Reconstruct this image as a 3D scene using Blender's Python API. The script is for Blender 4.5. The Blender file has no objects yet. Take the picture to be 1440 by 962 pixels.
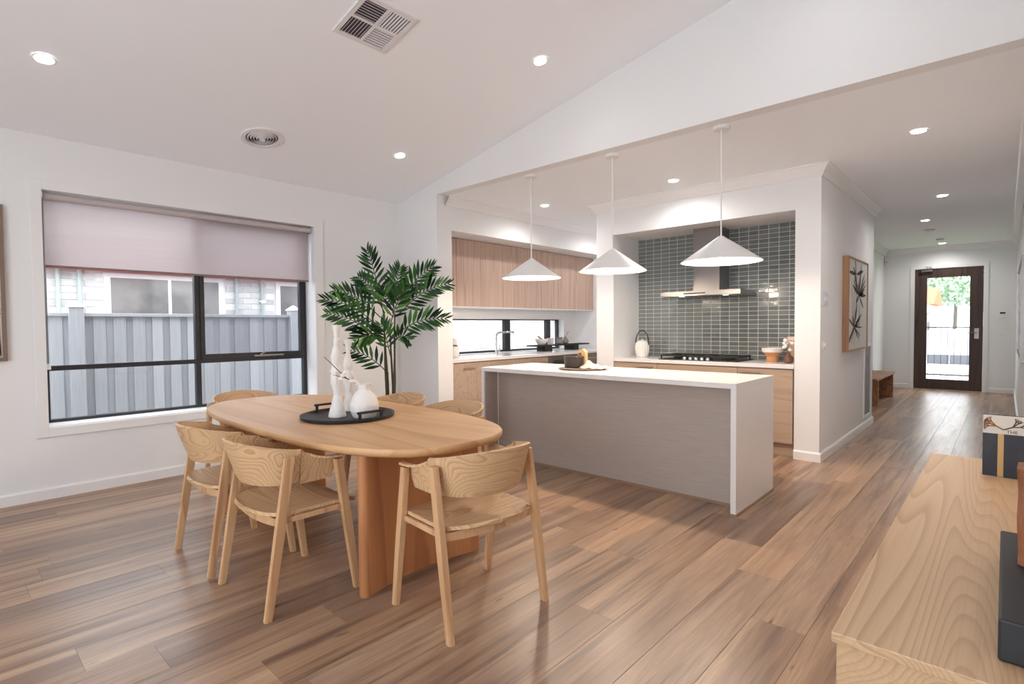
import bpy, bmesh, math, random
from mathutils import Vector, Matrix
R = math.radians
random.seed(7)
S = bpy.context.scene
COL = S.collection

# ------------------------------------------------------------------ camera
yaw, pitch, roll, FPX, CAMH = R(42.51), R(1.708), R(.451), 757.2, 1.31
fw = Vector((-math.sin(yaw)*math.cos(pitch), math.cos(yaw)*math.cos(pitch), -math.sin(pitch)))
rt = Vector((math.cos(yaw), math.sin(yaw), 0)); dn = fw.cross(rt)
rt2 = rt*math.cos(roll)+dn*math.sin(roll); dn2 = -rt*math.sin(roll)+dn*math.cos(roll)
cd = bpy.data.cameras.new('camera'); cam = bpy.data.objects.new('camera', cd); COL.objects.link(cam)
cd.sensor_fit = 'HORIZONTAL'; cd.sensor_width = 36; cd.lens = FPX/1440*36
cd.clip_start = .02; cd.clip_end = 300
m = Matrix((rt2, -dn2, -fw)).transposed().to_4x4(); m.translation = (0, 0, CAMH)
cam.matrix_world = m
S.camera = cam
# ------------------------------------------------------------------ world / exposure / daylight portals
w = bpy.data.worlds.new('overcast_sky'); S.world = w; w.use_nodes = True
bg = w.node_tree.nodes['Background']; bg.inputs[0].default_value = (.90, .955, 1.0, 1); bg.inputs[1].default_value = 4.6
S.view_settings.view_transform = 'Standard'; S.view_settings.look = 'None'
S.view_settings.gamma = 1; S.view_settings.use_curve_mapping = False
S.view_settings.exposure = 0.32
S.cycles.use_denoising = True
S.cycles.max_bounces = 10; S.cycles.diffuse_bounces = 7; S.cycles.transparent_max_bounces = 12
S.cycles.caustics_reflective = False; S.cycles.caustics_refractive = False
S.cycles.sample_clamp_indirect = 6
def portal(name, loc, rot, sx, sy):
    l = bpy.data.lights.new(name, 'AREA'); l.shape = 'RECTANGLE'; l.size = sx; l.size_y = sy
    l.cycles.is_portal = True
    o = bpy.data.objects.new(name, l); COL.objects.link(o); o.location = loc; o.rotation_euler = rot
portal('daylight_portal_dining', (-5.72, 1.73, 1.46), (0, R(-90), 0), 1.9, 2.25)
portal('daylight_portal_kitchen', (-5.72, 5.83, 1.17), (0, R(-90), 0), .5, 2.8)
portal('daylight_portal_entry', (-.83, 13.6, 1.2), (R(-90), 0, 0), .7, 2.0)
portal('daylight_portal_garden', (-.67, -3.1, 1.3), (R(90), 0, 0), 4.9, 2.6)

# ------------------------------------------------------------------ helpers
def lin(c):
    return tuple((v/255/12.92 if v/255 <= .04045 else ((v/255+.055)/1.055)**2.4) for v in c)
MATS = {}
def mat(name, c, rough=.5, metal=0.0, spec=.5, emit=None, es=0, coat=0):
    mt = bpy.data.materials.new(name); mt.use_nodes = True
    b = mt.node_tree.nodes['Principled BSDF']
    b.inputs['Base Color'].default_value = (*lin(c), 1); b.inputs['Roughness'].default_value = rough
    b.inputs['Metallic'].default_value = metal; b.inputs['Specular IOR Level'].default_value = spec
    b.inputs['Coat Weight'].default_value = coat
    if emit:
        b.inputs['Emission Color'].default_value = (*lin(emit), 1); b.inputs['Emission Strength'].default_value = es
    MATS[name] = mt; return mt
class NT:
    def __init__(s, mt): s.t = mt.node_tree; s.b = s.t.nodes['Principled BSDF']
    def n(s, typ, **kw):
        nd = s.t.nodes.new('ShaderNode'+typ)
        for k, v in kw.items():
            if k.startswith('i'):
                nd.inputs[int(k[1:])].default_value = v
            else: setattr(nd, k, v)
        return nd
    def l(s, a, ao, b, bi): s.t.links.new(a.outputs[ao], b.inputs[bi])
    def math(s, op, a, b=None):
        nd = s.n('Math', operation=op)
        for i, v in enumerate((a, b)):
            if v is None: continue
            if isinstance(v, (int, float)): nd.inputs[i].default_value = v
            else: s.l(v[0], v[1], nd, i)
        return (nd, 0)
    def ramp(s, src, stops):
        nd = s.n('ValToRGB'); s.l(src[0], src[1], nd, 0)
        e = nd.color_ramp.elements
        while len(e) < len(stops): e.new(.5)
        for k, (p, c) in enumerate(stops):
            e[k].position = p; e[k].color = (*c, 1) if len(c) == 3 else c
        return (nd, 0)
    def mix(s, fac, a, b, blend='MIX'):
        nd = s.n('Mix', data_type='RGBA', blend_type=blend)
        for idx, v in ((0, fac), (6, a), (7, b)):
            if isinstance(v, (int, float)): nd.inputs[idx].default_value = v
            elif len(v) == 2: s.l(v[0], v[1], nd, idx)
            else: nd.inputs[idx].default_value = (*v, 1)
        return (nd, 2)
def noise_bump(mt, scale=200, strength=.05, dist=.002):
    t = NT(mt); tc = t.n('TexCoord'); nz = t.n('TexNoise'); nz.inputs['Scale'].default_value = scale
    t.l(tc, 'Object', nz, 'Vector'); bp = t.n('Bump'); bp.inputs['Strength'].default_value = strength; bp.inputs['Distance'].default_value = dist
    t.l(nz, 0, bp, 'Height'); t.l(bp, 0, t.b, 'Normal')
def tint(mt, c2, scale=3, lo=.4, hi=.6, detail=3, stretch=(1, 1, 1)):
    t = NT(mt); base = tuple(t.b.inputs['Base Color'].default_value)[:3]
    tc = t.n('TexCoord'); mp = t.n('Mapping'); mp.inputs['Scale'].default_value = stretch; t.l(tc, 'Object', mp, 0)
    nz = t.n('TexNoise'); nz.inputs['Scale'].default_value = scale; nz.inputs['Detail'].default_value = detail
    t.l(mp, 0, nz, 0); r = t.ramp((nz, 0), [(lo, base), (hi, lin(c2))]); t.l(r[0], 0, t.b, 'Base Color')
def wood(name, light, mid, dark, axis=1, across=7.0, along=.9, rings=9, rough=.45, fibre=.35, world=False, spec=.4, bump=.06):
    """contour-like cathedral grain running along the given axis"""
    mt = mat(name, light, rough, spec=spec); t = NT(mt)
    tc = t.n('TexCoord'); oi = t.n('ObjectInfo')
    sc = [across]*3; sc[axis] = along
    off = t.n('CombineXYZ')
    for k, f in enumerate((13.1, 29.7, 17.3)): 
        v = t.math('MULTIPLY', (oi, 5), f); t.l(v[0], 0, off, k)
    mp = t.n('Mapping'); mp.inputs['Scale'].default_value = sc; t.l(tc, 'Object', mp, 0)
    ad = t.n('VectorMath', operation='ADD'); t.l(mp, 0, ad, 0); t.l(off, 0, ad, 1)
    nz = t.n('TexNoise'); nz.inputs['Scale'].default_value = .55; nz.inputs['Detail'].default_value = 1.5; nz.inputs['Roughness'].default_value = .35
    t.l(ad, 0, nz, 0)
    v = t.math('MULTIPLY', (nz, 0), float(rings)); v = t.math('FRACT', v)
    g = t.ramp(v, [(0, (.0,)*3), (.55, (.25,)*3), (.9, (1,)*3), (1, (.1,)*3)])
    sc2 = [across*22]*3; sc2[axis] = along*4
    mp2 = t.n('Mapping'); mp2.inputs['Scale'].default_value = sc2; t.l(tc, 'Object', mp2, 0)
    nf = t.n('TexNoise'); nf.inputs['Scale'].default_value = 1; nf.inputs['Detail'].default_value = 2; t.l(mp2, 0, nf, 0)
    nb = t.n('TexNoise'); nb.inputs['Scale'].default_value = .35; t.l(ad, 0, nb, 0)
    c = t.mix(g, lin(light), lin(dark))
    bl = t.ramp((nb, 0), [(.35, (0,)*3), (.65, (1,)*3)])
    blf = t.math('MULTIPLY', bl, .5)
    c = t.mix(blf, c, lin(mid))
    ff = t.ramp((nf, 0), [(.35, (0,)*3), (.7, (1,)*3)]); f2 = t.math('MULTIPLY', ff, fibre)
    c = t.mix(f2, c, lin(dark)); t.l(c[0], 2, t.b, 'Base Color')
    bp = t.n('Bump'); bp.inputs['Strength'].default_value = bump; bp.inputs['Distance'].default_value = .002
    t.l(nf, 0, bp, 'Height'); t.l(bp, 0, t.b, 'Normal')
    return mt
def glass(name, tintc=(255, 255, 255), refl=.9, haze=0.0):
    mt = bpy.data.materials.new(name); mt.use_nodes = True; nt = mt.node_tree
    for nd in list(nt.nodes):
        if nd.type != 'OUTPUT_MATERIAL': nt.nodes.remove(nd)
    out = nt.nodes[0]
    tr = nt.nodes.new('ShaderNodeBsdfTransparent'); tr.inputs[0].default_value = (*lin(tintc), 1)
    gl = nt.nodes.new('ShaderNodeBsdfGlossy'); gl.inputs['Roughness'].default_value = .0
    ge = nt.nodes.new('ShaderNodeNewGeometry'); dp = nt.nodes.new('ShaderNodeVectorMath'); dp.operation = 'DOT_PRODUCT'
    nt.links.new(ge.outputs['Normal'], dp.inputs[0]); nt.links.new(ge.outputs['Incoming'], dp.inputs[1])
    def mth(op, a, b=None):
        q = nt.nodes.new('ShaderNodeMath'); q.operation = op
        for i_, v_ in enumerate((a, b)):
            if v_ is None: continue
            if isinstance(v_, (int, float)): q.inputs[i_].default_value = v_
            else: nt.links.new(v_, q.inputs[i_])
        return q.outputs[0]
    ab = mth('ABSOLUTE', dp.outputs['Value']); om = mth('SUBTRACT', 1.0, ab); p5 = mth('POWER', om, 5.0)
    sch = mth('ADD', mth('MULTIPLY', p5, .96), .04)
    ml = nt.nodes.new('ShaderNodeMath'); ml.operation = 'MULTIPLY'; ml.inputs[1].default_value = refl*.5
    mx = nt.nodes.new('ShaderNodeMixShader')
    nt.links.new(sch, ml.inputs[0]); nt.links.new(ml.outputs[0], mx.inputs[0])
    nt.links.new(tr.outputs[0], mx.inputs[1]); nt.links.new(gl.outputs[0], mx.inputs[2])
    last = mx
    if haze:
        df = nt.nodes.new('ShaderNodeBsdfDiffuse'); df.inputs[0].default_value = (.5, .5, .52, 1)
        m2 = nt.nodes.new('ShaderNodeMixShader'); m2.inputs[0].default_value = haze
        nt.links.new(mx.outputs[0], m2.inputs[1]); nt.links.new(df.outputs[0], m2.inputs[2]); last = m2
    nt.links.new(last.outputs[0], out.inputs[0]); return mt
def fabric_blind(name, c, transp=.1, transl=.5):
    mt = bpy.data.materials.new(name); mt.use_nodes = True; nt = mt.node_tree
    for nd in list(nt.nodes):
        if nd.type != 'OUTPUT_MATERIAL': nt.nodes.remove(nd)
    out = nt.nodes[0]
    df = nt.nodes.new('ShaderNodeBsdfDiffuse'); tl = nt.nodes.new('ShaderNodeBsdfTranslucent'); tr = nt.nodes.new('ShaderNodeBsdfTransparent')
    tc = nt.nodes.new('ShaderNodeTexCoord'); mp = nt.nodes.new('ShaderNodeMapping'); mp.inputs['Scale'].default_value = (1, 1.2, 160)
    nz = nt.nodes.new('ShaderNodeTexNoise'); nz.inputs['Scale'].default_value = 1
    nt.links.new(tc.outputs['Object'], mp.inputs[0]); nt.links.new(mp.outputs[0], nz.inputs[0])
    mc = nt.nodes.new('ShaderNodeMix'); mc.data_type = 'RGBA'
    a = lin(c); mc.inputs[6].default_value = (*[v*.88 for v in a], 1); mc.inputs[7].default_value = (*a, 1)
    nt.links.new(nz.outputs[0], mc.inputs[0])
    nt.links.new(mc.outputs[2], df.inputs[0]); nt.links.new(mc.outputs[2], tl.inputs[0])
    m1 = nt.nodes.new('ShaderNodeMixShader'); m1.inputs[0].default_value = transl
    nt.links.new(df.outputs[0], m1.inputs[1]); nt.links.new(tl.outputs[0], m1.inputs[2])
    m2 = nt.nodes.new('ShaderNodeMixShader'); m2.inputs[0].default_value = transp
    nt.links.new(m1.outputs[0], m2.inputs[1]); nt.links.new(tr.outputs[0], m2.inputs[2])
    nt.links.new(m2.outputs[0], out.inputs[0]); return mt

def NB(): return bmesh.new()
def box(bm, x0, x1, y0, y1, z0, z1, bev=0, seg=2):
    vs = [bm.verts.new(p) for p in ((x0,y0,z0),(x1,y0,z0),(x1,y1,z0),(x0,y1,z0),(x0,y0,z1),(x1,y0,z1),(x1,y1,z1),(x0,y1,z1))]
    fs = [bm.faces.new([vs[i] for i in f]) for f in ((3,2,1,0),(4,5,6,7),(0,1,5,4),(1,2,6,5),(2,3,7,6),(3,0,4,7))]
    if bev:
        es = set(e for f in fs for e in f.edges)
        bmesh.ops.bevel(bm, geom=list(es), offset=bev, segments=seg, affect='EDGES', profile=.5)
    return bm
def prism(bm, pts, axis, a0, a1):
    """extrude a polygon (2D pts) along axis 'x','y','z'"""
    def P(p, a): return {'x': (a, p[0], p[1]), 'y': (p[0], a, p[1]), 'z': (p[0], p[1], a)}[axis]
    A = [bm.verts.new(P(p, a0)) for p in pts]; B = [bm.verts.new(P(p, a1)) for p in pts]
    n = len(pts)
    bm.faces.new(A[::-1]); bm.faces.new(B)
    for i in range(n): bm.faces.new((A[i], A[(i+1) % n], B[(i+1) % n], B[i]))
    return bm
def lathe(bm, prof, c=(0, 0, 0), seg=32, rad=None, cap=True):
    """prof: list of (r, z); rad(angle, r, z) may alter the radius"""
    rings = []
    for r, z in prof:
        ring = []
        for k in range(seg):
            a = 2*math.pi*k/seg; rr = rad(a, r, z) if rad else r
            ring.append(bm.verts.new((c[0]+rr*math.cos(a), c[1]+rr*math.sin(a), c[2]+z)))
        rings.append(ring)
    for i in range(len(rings)-1):
        for k in range(seg):
            bm.faces.new((rings[i][k], rings[i][(k+1) % seg], rings[i+1][(k+1) % seg], rings[i+1][k]))
    if cap:
        bm.faces.new(rings[0][::-1]); bm.faces.new(rings[-1])
    return bm
def tube(bm, pts, r, seg=8, r1=None):
    pts = [Vector(p) for p in pts]; rings = []; n = len(pts)
    up = Vector((0, 0, 1))
    prevx = None
    for i, p in enumerate(pts):
        d = (pts[min(i+1, n-1)]-pts[max(i-1, 0)]).normalized()
        x = prevx - d*prevx.dot(d) if prevx else (d.cross(up) if abs(d.dot(up)) < .95 else d.cross(Vector((1, 0, 0))))
        x.normalize(); prevx = x; y = d.cross(x)
        rr = r if r1 is None else r+(r1-r)*i/(n-1)
        rings.append([bm.verts.new(p+x*rr*math.cos(2*math.pi*k/seg)+y*rr*math.sin(2*math.pi*k/seg)) for k in range(seg)])
    for i in range(n-1):
        for k in range(seg):
            bm.faces.new((rings[i][k], rings[i][(k+1) % seg], rings[i+1][(k+1) % seg], rings[i+1][k]))
    bm.faces.new(rings[0][::-1]); bm.faces.new(rings[-1]); return bm
def loft(bm, secs, closed=True, cap=True):
    rows = [[bm.verts.new(p) for p in s] for s in secs]; n = len(rows[0])
    for i in range(len(rows)-1):
        for k in range(n if closed else n-1):
            bm.faces.new((rows[i][k], rows[i][(k+1) % n], rows[i+1][(k+1) % n], rows[i+1][k]))
    if cap and closed: bm.faces.new(rows[0][::-1]); bm.faces.new(rows[-1])
    return bm
def obj(name, bm, mt, parent=None, smooth=False, world=True):
    """link a bmesh as one mesh object; world coords are made local to the parent"""
    bmesh.ops.recalc_face_normals(bm, faces=bm.faces[:])
    if parent is not None and world:
        p = parent; off = Vector((0, 0, 0))
        while p is not None: off += p.location; p = p.parent
        bmesh.ops.translate(bm, verts=bm.verts[:], vec=-off)
    me = bpy.data.meshes.new(name); bm.to_mesh(me); bm.free()
    if mt: me.materials.append(mt)
    if smooth:
        for p in me.polygons: p.use_smooth = True
        me.set_sharp_from_angle(angle=R(38))
    o = bpy.data.objects.new(name, me); COL.objects.link(o)
    if parent is not None: o.parent = parent
    return o
def tag(o, label, cat, group=None):
    o['label'] = label; o['category'] = cat
    if group: o['group'] = group
    return o
def thing(name, label, cat, loc=(0, 0, 0), rz=0, group=None):
    o = bpy.data.objects.new(name, None); COL.objects.link(o); o.location = loc; o.rotation_euler = (0, 0, rz)
    o.empty_display_size = .1
    return tag(o, label, cat, group)
def struct(name, bm, mt, smooth=False):
    o = obj(name, bm, mt, None, smooth); o['kind'] = 'structure'; return o
def structroot(name, loc=(0, 0, 0)):
    o = bpy.data.objects.new(name, None); COL.objects.link(o); o.location = loc; o['kind'] = 'structure'; return o
def boxpart(name, mt, parent, *b, bev=0, seg=2): return obj(name, box(NB(), *b, bev=bev, seg=seg), mt, parent)
def dup(root, loc, rz, label, group=None):
    r = root.copy(); COL.objects.link(r); r.location = loc; r.rotation_euler = (0, 0, rz); r['label'] = label
    if group: r['group'] = group
    for ch in root.children:
        c = ch.copy(); COL.objects.link(c); c.parent = r
        for g in ch.children:
            d = g.copy(); COL.objects.link(d); d.parent = c
    return r
def sweep(bm, path, prof):
    """sweep profile (out, z) along a 2D path, room on the right-hand side, mitred"""
    n = len(path); secs = []
    for i in range(n):
        p = Vector(path[i]); ns = []
        for a, b in ((i-1, i), (i, i+1)):
            if 0 <= a and b < n:
                d = (Vector(path[b])-Vector(path[a])).normalized(); ns.append(Vector((d.y, -d.x)))
        if len(ns) == 2:
            mm = (ns[0]+ns[1]); mm = mm/ (mm.length_squared/2)
        else: mm = ns[0]
        secs.append([(p.x+mm.x*o, p.y+mm.y*o, z) for o, z in prof])
    return loft(bm, secs)

# ------------------------------------------------------------------ materials
M_WALL = mat('wall_paint', (231, 231, 232), .62, spec=.3)
M_CEIL = mat('ceiling_paint', (243, 246, 251), .85, spec=.1)
M_TRIM = mat('trim_gloss_white', (232, 231, 231), .35)
M_ALU = mat('black_aluminium', (38, 38, 42), .4)
M_WHITE = mat('white_satin', (230, 229, 228), .4)
M_STONE = mat('white_stone', (232, 229, 228), .22, coat=.2); tint(M_STONE, (228, 225, 225), 60, .45, .7)
M_CHROME = mat('chrome', (215, 215, 218), .12, metal=1)
M_STEEL = mat('brushed_steel', (146, 142, 140), .32, metal=1)
M_BLACK = mat('black_satin', (26, 26, 29), .45)
M_IRON = mat('black_iron', (22, 22, 23), .6)
M_GLASS = glass('window_glass')
M_GLASSK = glass('kitchen_window_glass', refl=.9)
M_SCREEN = glass('fly_screen', (238, 238, 240), .1, .05)
M_BLIND = fabric_blind('roller_blind_fabric', (214, 204, 205), .12, .55)
M_HEM = mat('blind_hem_bar', (128, 112, 106), .6)
M_PIPE = mat('steel_pipe', (170, 180, 178), .5)
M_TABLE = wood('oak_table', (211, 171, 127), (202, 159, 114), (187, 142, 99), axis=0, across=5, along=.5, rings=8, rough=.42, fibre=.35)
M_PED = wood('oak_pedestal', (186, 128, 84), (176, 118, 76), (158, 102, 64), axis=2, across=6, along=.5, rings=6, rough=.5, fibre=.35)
M_CHAIR = wood('ash_chair', (211, 178, 140), (202, 166, 126), (176, 136, 98), axis=0, across=10, along=.5, rings=26, rough=.48, fibre=.3)
M_LEG = wood('ash_leg', (210, 172, 132), (198, 158, 118), (176, 132, 94), axis=2, across=9, along=.8, rings=7, rough=.5, fibre=.3)
M_UNIT = wood('ash_sideboard', (202, 172, 138), (194, 162, 128), (170, 136, 102), axis=1, across=6, along=.26, rings=46, rough=.42, fibre=.3)
M_UPPER = wood('walnut_veneer', (198, 174, 160), (190, 165, 151), (166, 139, 125), axis=2, across=26, along=.6, rings=6, rough=.55, fibre=.5)
M_BASEC = wood('oak_laminate', (186, 165, 148), (180, 159, 141), (168, 145, 126), axis=0, across=18, along=.7, rings=5, rough=.5, fibre=.3)
M_DOOR = wood('dark_timber_door', (86, 66, 58), (76, 58, 51), (58, 43, 38), axis=2, across=14, along=.8, rings=5, rough=.45, fibre=.5)
M_BENCHW = wood('bench_timber', (176, 128, 88), (160, 112, 76), (128, 86, 56), axis=1, across=8, along=.8, rings=6, rough=.5)
M_RUSTIC = wood('rustic_timber', (168, 104, 62), (140, 82, 48), (96, 54, 32), axis=2, across=10, along=1.4, rings=7, rough=.55)
M_FRAMEW = wood('frame_timber', (178, 136, 102), (168, 126, 92), (142, 104, 74), axis=2, across=16, along=.8, rings=5)
M_GREY = mat('island_panel_laminate', (164, 156, 152), .45)
t = NT(M_GREY); tc = t.n('TexCoord'); mp = t.n('Mapping'); mp.inputs['Scale'].default_value = (2, 2, 90); t.l(tc, 'Object', mp, 0)
nz = t.n('TexNoise'); nz.inputs['Scale'].default_value = 2; t.l(mp, 0, nz, 0)
rr = t.ramp((nz, 0), [(.3, lin((168, 157, 149))), (.7, lin((180, 170, 162)))]); t.l(rr[0], 0, t.b, 'Base Color')
M_TILE = mat('glazed_tile', (104, 110, 110), .1, spec=.7)
t = NT(M_TILE); oi = t.n('ObjectInfo'); tc = t.n('TexCoord'); nz = t.n('TexNoise'); nz.inputs['Scale'].default_value = 9; g = t.n('NewGeometry'); t.l(g, 'Position', nz, 0)
sm = t.math('ADD', (oi, 5), (nz, 0)); sm = t.math('MULTIPLY', sm, .5)
rr = t.ramp(sm, [(.25, lin((92, 98, 98))), (.75, lin((114, 120, 118)))]); t.l(rr[0], 0, t.b, 'Base Color')
n2 = t.n('TexNoise'); n2.inputs['Scale'].default_value = 26; t.l(g, 'Position', n2, 0)
bp = t.n('Bump'); bp.inputs['Strength'].default_value = .35; bp.inputs['Distance'].default_value = .004; t.l(n2, 0, bp, 'Height'); t.l(bp, 0, t.b, 'Normal')
M_GROUT = mat('tile_grout', (214, 212, 208), .9)
M_BRICK = mat('pale_brick', (206, 205, 204), .9)
t = NT(M_BRICK); oi = t.n('ObjectInfo'); rr = t.ramp((oi, 5), [(.1, lin((190, 189, 189))), (.9, lin((216, 215, 213)))]); t.l(rr[0], 0, t.b, 'Base Color')
M_MORTAR = mat('brick_mortar', (232, 232, 230), .95)
M_PALING = mat('painted_paling', (150, 153, 160), .8)
t = NT(M_PALING); oi = t.n('ObjectInfo'); tc = t.n('TexCoord'); mp = t.n('Mapping'); mp.inputs['Scale'].default_value = (30, 30, 1.5); t.l(tc, 'Object', mp, 0)
nz = t.n('TexNoise'); nz.inputs['Scale'].default_value = 2; t.l(mp, 0, nz, 0); sm = t.math('ADD', (oi, 5), (nz, 0)); sm = t.math('MULTIPLY', sm, .5)
rr = t.ramp(sm, [(.2, lin((146, 148, 153))), (.8, lin((176, 178, 182)))]); t.l(rr[0], 0, t.b, 'Base Color')
M_LEAF = mat('palm_leaf', (40, 92, 40), .38)
t = NT(M_LEAF); oi = t.n('ObjectInfo'); rr = t.ramp((oi, 5), [(0, lin((26, 62, 36))), (.55, lin((44, 96, 44))), (1, lin((92, 148, 62)))]); t.l(rr[0], 0, t.b, 'Base Color')
M_STEM = mat('palm_stem', (74, 58, 48), .7); tint(M_STEM, (52, 66, 40), 18)
M_PLASTER = mat('white_ceramic', (228, 224, 221), .55); noise_bump(M_PLASTER, 45, .5, .006)
M_LENS = mat('downlight_lens', (255, 255, 255), .5, emit=(255, 250, 244), es=14)
M_BULB = mat('pendant_bulb', (255, 240, 220), .5, emit=(255, 224, 182), es=26)
M_CLOTH = mat('linen_cloth', (190, 178, 168), .9); noise_bump(M_CLOTH, 300, .4, .002)

# floor boards: grain follows the room, each board shifted by its own random
M_FLOOR = mat('oak_floor_board', (170, 130, 100), .36, spec=.45)
t = NT(M_FLOOR); g = t.n('NewGeometry'); oi = t.n('ObjectInfo'); sp = t.n('SeparateXYZ'); t.l(g, 'Position', sp, 0)
def fcoord(ax, ay):
    cx = t.n('CombineXYZ'); a = t.math('MULTIPLY', (sp, 0), ax); a = t.math('ADD', a, t.math('MULTIPLY', (oi, 5), 37.0))
    b = t.math('MULTIPLY', (sp, 1), ay); b = t.math('ADD', b, t.math('MULTIPLY', (oi, 5), 91.0))
    t.l(a[0], 0, cx, 0); t.l(b[0], 0, cx, 1); return cx
def fnoise(ax, ay, detail=3, rough=.5):
    nz = t.n('TexNoise'); nz.inputs['Scale'].default_value = 1; nz.inputs['Detail'].default_value = detail; nz.inputs['Roughness'].default_value = rough
    t.l(fcoord(ax, ay), 0, nz, 0); return (nz, 0)
base = t.ramp((oi, 5), [(0, lin((142, 118, 102))), (.3, lin((172, 139, 112))), (.65, lin((190, 156, 127))), (1, lin((152, 131, 115)))])
big = t.ramp(fnoise(2.6, .42, 3), [(.36, (0,)*3), (.68, (1,)*3)])
c = t.mix(t.math('MULTIPLY', big, .66), base, lin((118, 90, 74)))
pal = t.ramp(fnoise(6.5, .3, 3), [(.48, (0,)*3), (.70, (1,)*3)])
c = t.mix(t.math('MULTIPLY', pal, .55), c, lin((214, 180, 146)))
st = t.ramp(fnoise(17, .7, 5, .6), [(.50, (0,)*3), (.66, (1,)*3)])
c = t.mix(t.math('MULTIPLY', st, .72), c, lin((86, 66, 57)))
gr = t.ramp(t.math('FRACT', t.math('MULTIPLY', fnoise(6, .25, 2, .4), 11.0)), [(0, (0,)*3), (.55, (.1,)*3), (.93, (1,)*3), (1, (0,)*3)])
c = t.mix(t.math('MULTIPLY', gr, .2), c, lin((98, 72, 58)))
fib = t.ramp(fnoise(210, 5, 3), [(.38, (0,)*3), (.72, (1,)*3)])
c = t.mix(t.math('MULTIPLY', fib, .34), c, lin((108, 82, 66)))
kn = t.ramp(fnoise(15, 3, 3), [(.68, (0,)*3), (.75, (1,)*3)])
c = t.mix(t.math('MULTIPLY', kn, .8), c, lin((62, 44, 36)))
t.l(c[0], 2, t.b, 'Base Color')
ro = t.ramp(fnoise(20, 2, 2), [(.3, (.31,)*3), (.7, (.37,)*3)]); t.l(ro[0], 0, t.b, 'Roughness')
bp = t.n('Bump'); bp.inputs['Strength'].default_value = .05; bp.inputs['Distance'].default_value = .001
fb = fnoise(60, 4, 3); t.l(fb[0], 0, bp, 'Height'); t.l(bp, 0, t.b, 'Normal')
M_SUB = mat('floor_underlay', (70, 54, 44), .6)

# ------------------------------------------------------------------ structure
WX, Y0, CZ, SL = -5.44, 3.915, 2.79, .202
NX, HX, HY = -4.72, -1.28, 5.67
def rz(x): return CZ+SL*(x-WX)
fl = struct('floor', box(NB(), -5.64, 2.2, -2.95, 13.5, -.14, -.014), M_SUB)
PW = .22
pm = None
def plank_mesh():
    bm = box(NB(), -PW/2+.0003, PW/2-.0003, -.5, .5, -.014, 0)
    es = [e for e in bm.edges if e.verts[0].co.z > -.001 and e.verts[1].co.z > -.001 and abs(e.verts[0].co.x-e.verts[1].co.x) < .001]
    bmesh.ops.bevel(bm, geom=es, offset=.0009, segments=1, affect='EDGES')
    me = bpy.data.meshes.new('plank'); bm.to_mesh(me); bm.free(); me.materials.append(M_FLOOR); return me
pm = plank_mesh()
def plank(x, y0, y1):
    o = bpy.data.objects.new('plank', pm); COL.objects.link(o); o.parent = fl
    o.location = (x, (y0+y1)/2, 0); o.scale = (1, (y1-y0)-.0008, 1)
x = -.60-PW/2-PW*22
k = 0
while x < .25:
    right = x+PW/2 > -1.95
    yend = 13.4 if right else (7.55 if x < -3.6 else 6.3)
    ys = [-.9-random.random()*1.2]
    if abs(x-(-.60-1.5*PW)) < .02: ys = [-1.2, .95, 2.906]
    elif abs(x-(-.60-.5*PW)) < .02: ys = [-.9, .52, 2.467]
    elif abs(x-(-.60-2.5*PW)) < .02: ys = [-.6, 1.45, 3.29]
    elif abs(x-(-2.42)) < .1: ys = [-1.0, .607]
    while ys[-1] < yend: ys.append(ys[-1]+random.choice((1.35, 1.65, 1.9, 2.1, 2.2)))
    ys[-1] = yend
    if ys[-1]-ys[-2] < .4: ys.pop(-2)
    for a, b in zip(ys, ys[1:]): plank(x, a, b)
    x += PW; k += 1
bm = NB(); box(bm, -5.64, 2.2, -2.95, -.75, -.014, -.002)
o = obj('rear_boards', bm, M_FLOOR, fl)

wl = NB()
for b in ((-2.95, .628, 0, 2.8), (.628, 2.825, 0, .551), (.628, 2.825, 2.38, 2.8), (2.825, 4.45, 0, 2.8), (4.45, 7.22, 0, .925), (4.45, 7.22, 1.412, 2.8), (7.22, 7.65, 0, 2.8)):
    box(wl, -5.70, WX, b[0], b[1], b[2], b[3])
struct('wall_left', wl, M_WALL)
bm = NB(); box(bm, WX, NX, Y0, 4.135, 0, CZ); prism(bm, [(WX, CZ), (2.2, CZ), (2.2, rz(2.2)), ], 'y', Y0, 4.035)
struct('wall_bulkhead', bm, M_WALL)
struct('wall_niche_head', box(NB(), WX, NX, 4.135, 7.53, 2.415, CZ), M_WALL)
struct('wall_niche_end', box(NB(), WX, -3.64, 7.53, 7.65, 0, CZ), M_WALL)
bm = NB(); box(bm, -3.76, -3.52, HY, 7.53, 0, CZ); box(bm, -1.50, HX, HY, 8.39, 0, CZ); box(bm, -3.52, -1.50, HY, 6.41, 2.40, CZ)
box(bm, -3.52, -1.50, 6.288, 6.41, 0, 2.40); box(bm, -1.97, -1.50, 8.27, 8.39, 0, CZ)
wk = struct('wall_kitchen', bm, M_WALL)
struct('wall_hall_left', box(NB(), -1.97, -1.85, 8.39, 13.35, 0, CZ), M_WALL)
bm = NB(); box(bm, -1.97, -1.36, 13.35, 13.5, 0, CZ); box(bm, -.295, .26, 13.35, 13.5, 0, CZ); box(bm, -1.36, -.295, 13.35, 13.5, 2.38, CZ)
struct('wall_entry', bm, M_WALL)
bm = NB(); box(bm, .14, .26, 1.4, 13.35, 0, CZ); prism(bm, [(1.4, CZ), (Y0, CZ), (Y0, rz(.14)), (1.4, rz(.14))], 'x', .14, .26)
struct('wall_right', bm, M_WALL)
bm = NB(); prism(bm, [(.26, 0), (2.2, 0), (2.2, rz(2.2)), (.26, rz(.26))], 'y', 1.4, 1.52)
struct('wall_living_return', bm, M_WALL)
struct('wall_living_side', box(NB(), 2.2, 2.35, -2.95, 1.52, 0, rz(2.2)), M_WALL)
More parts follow.
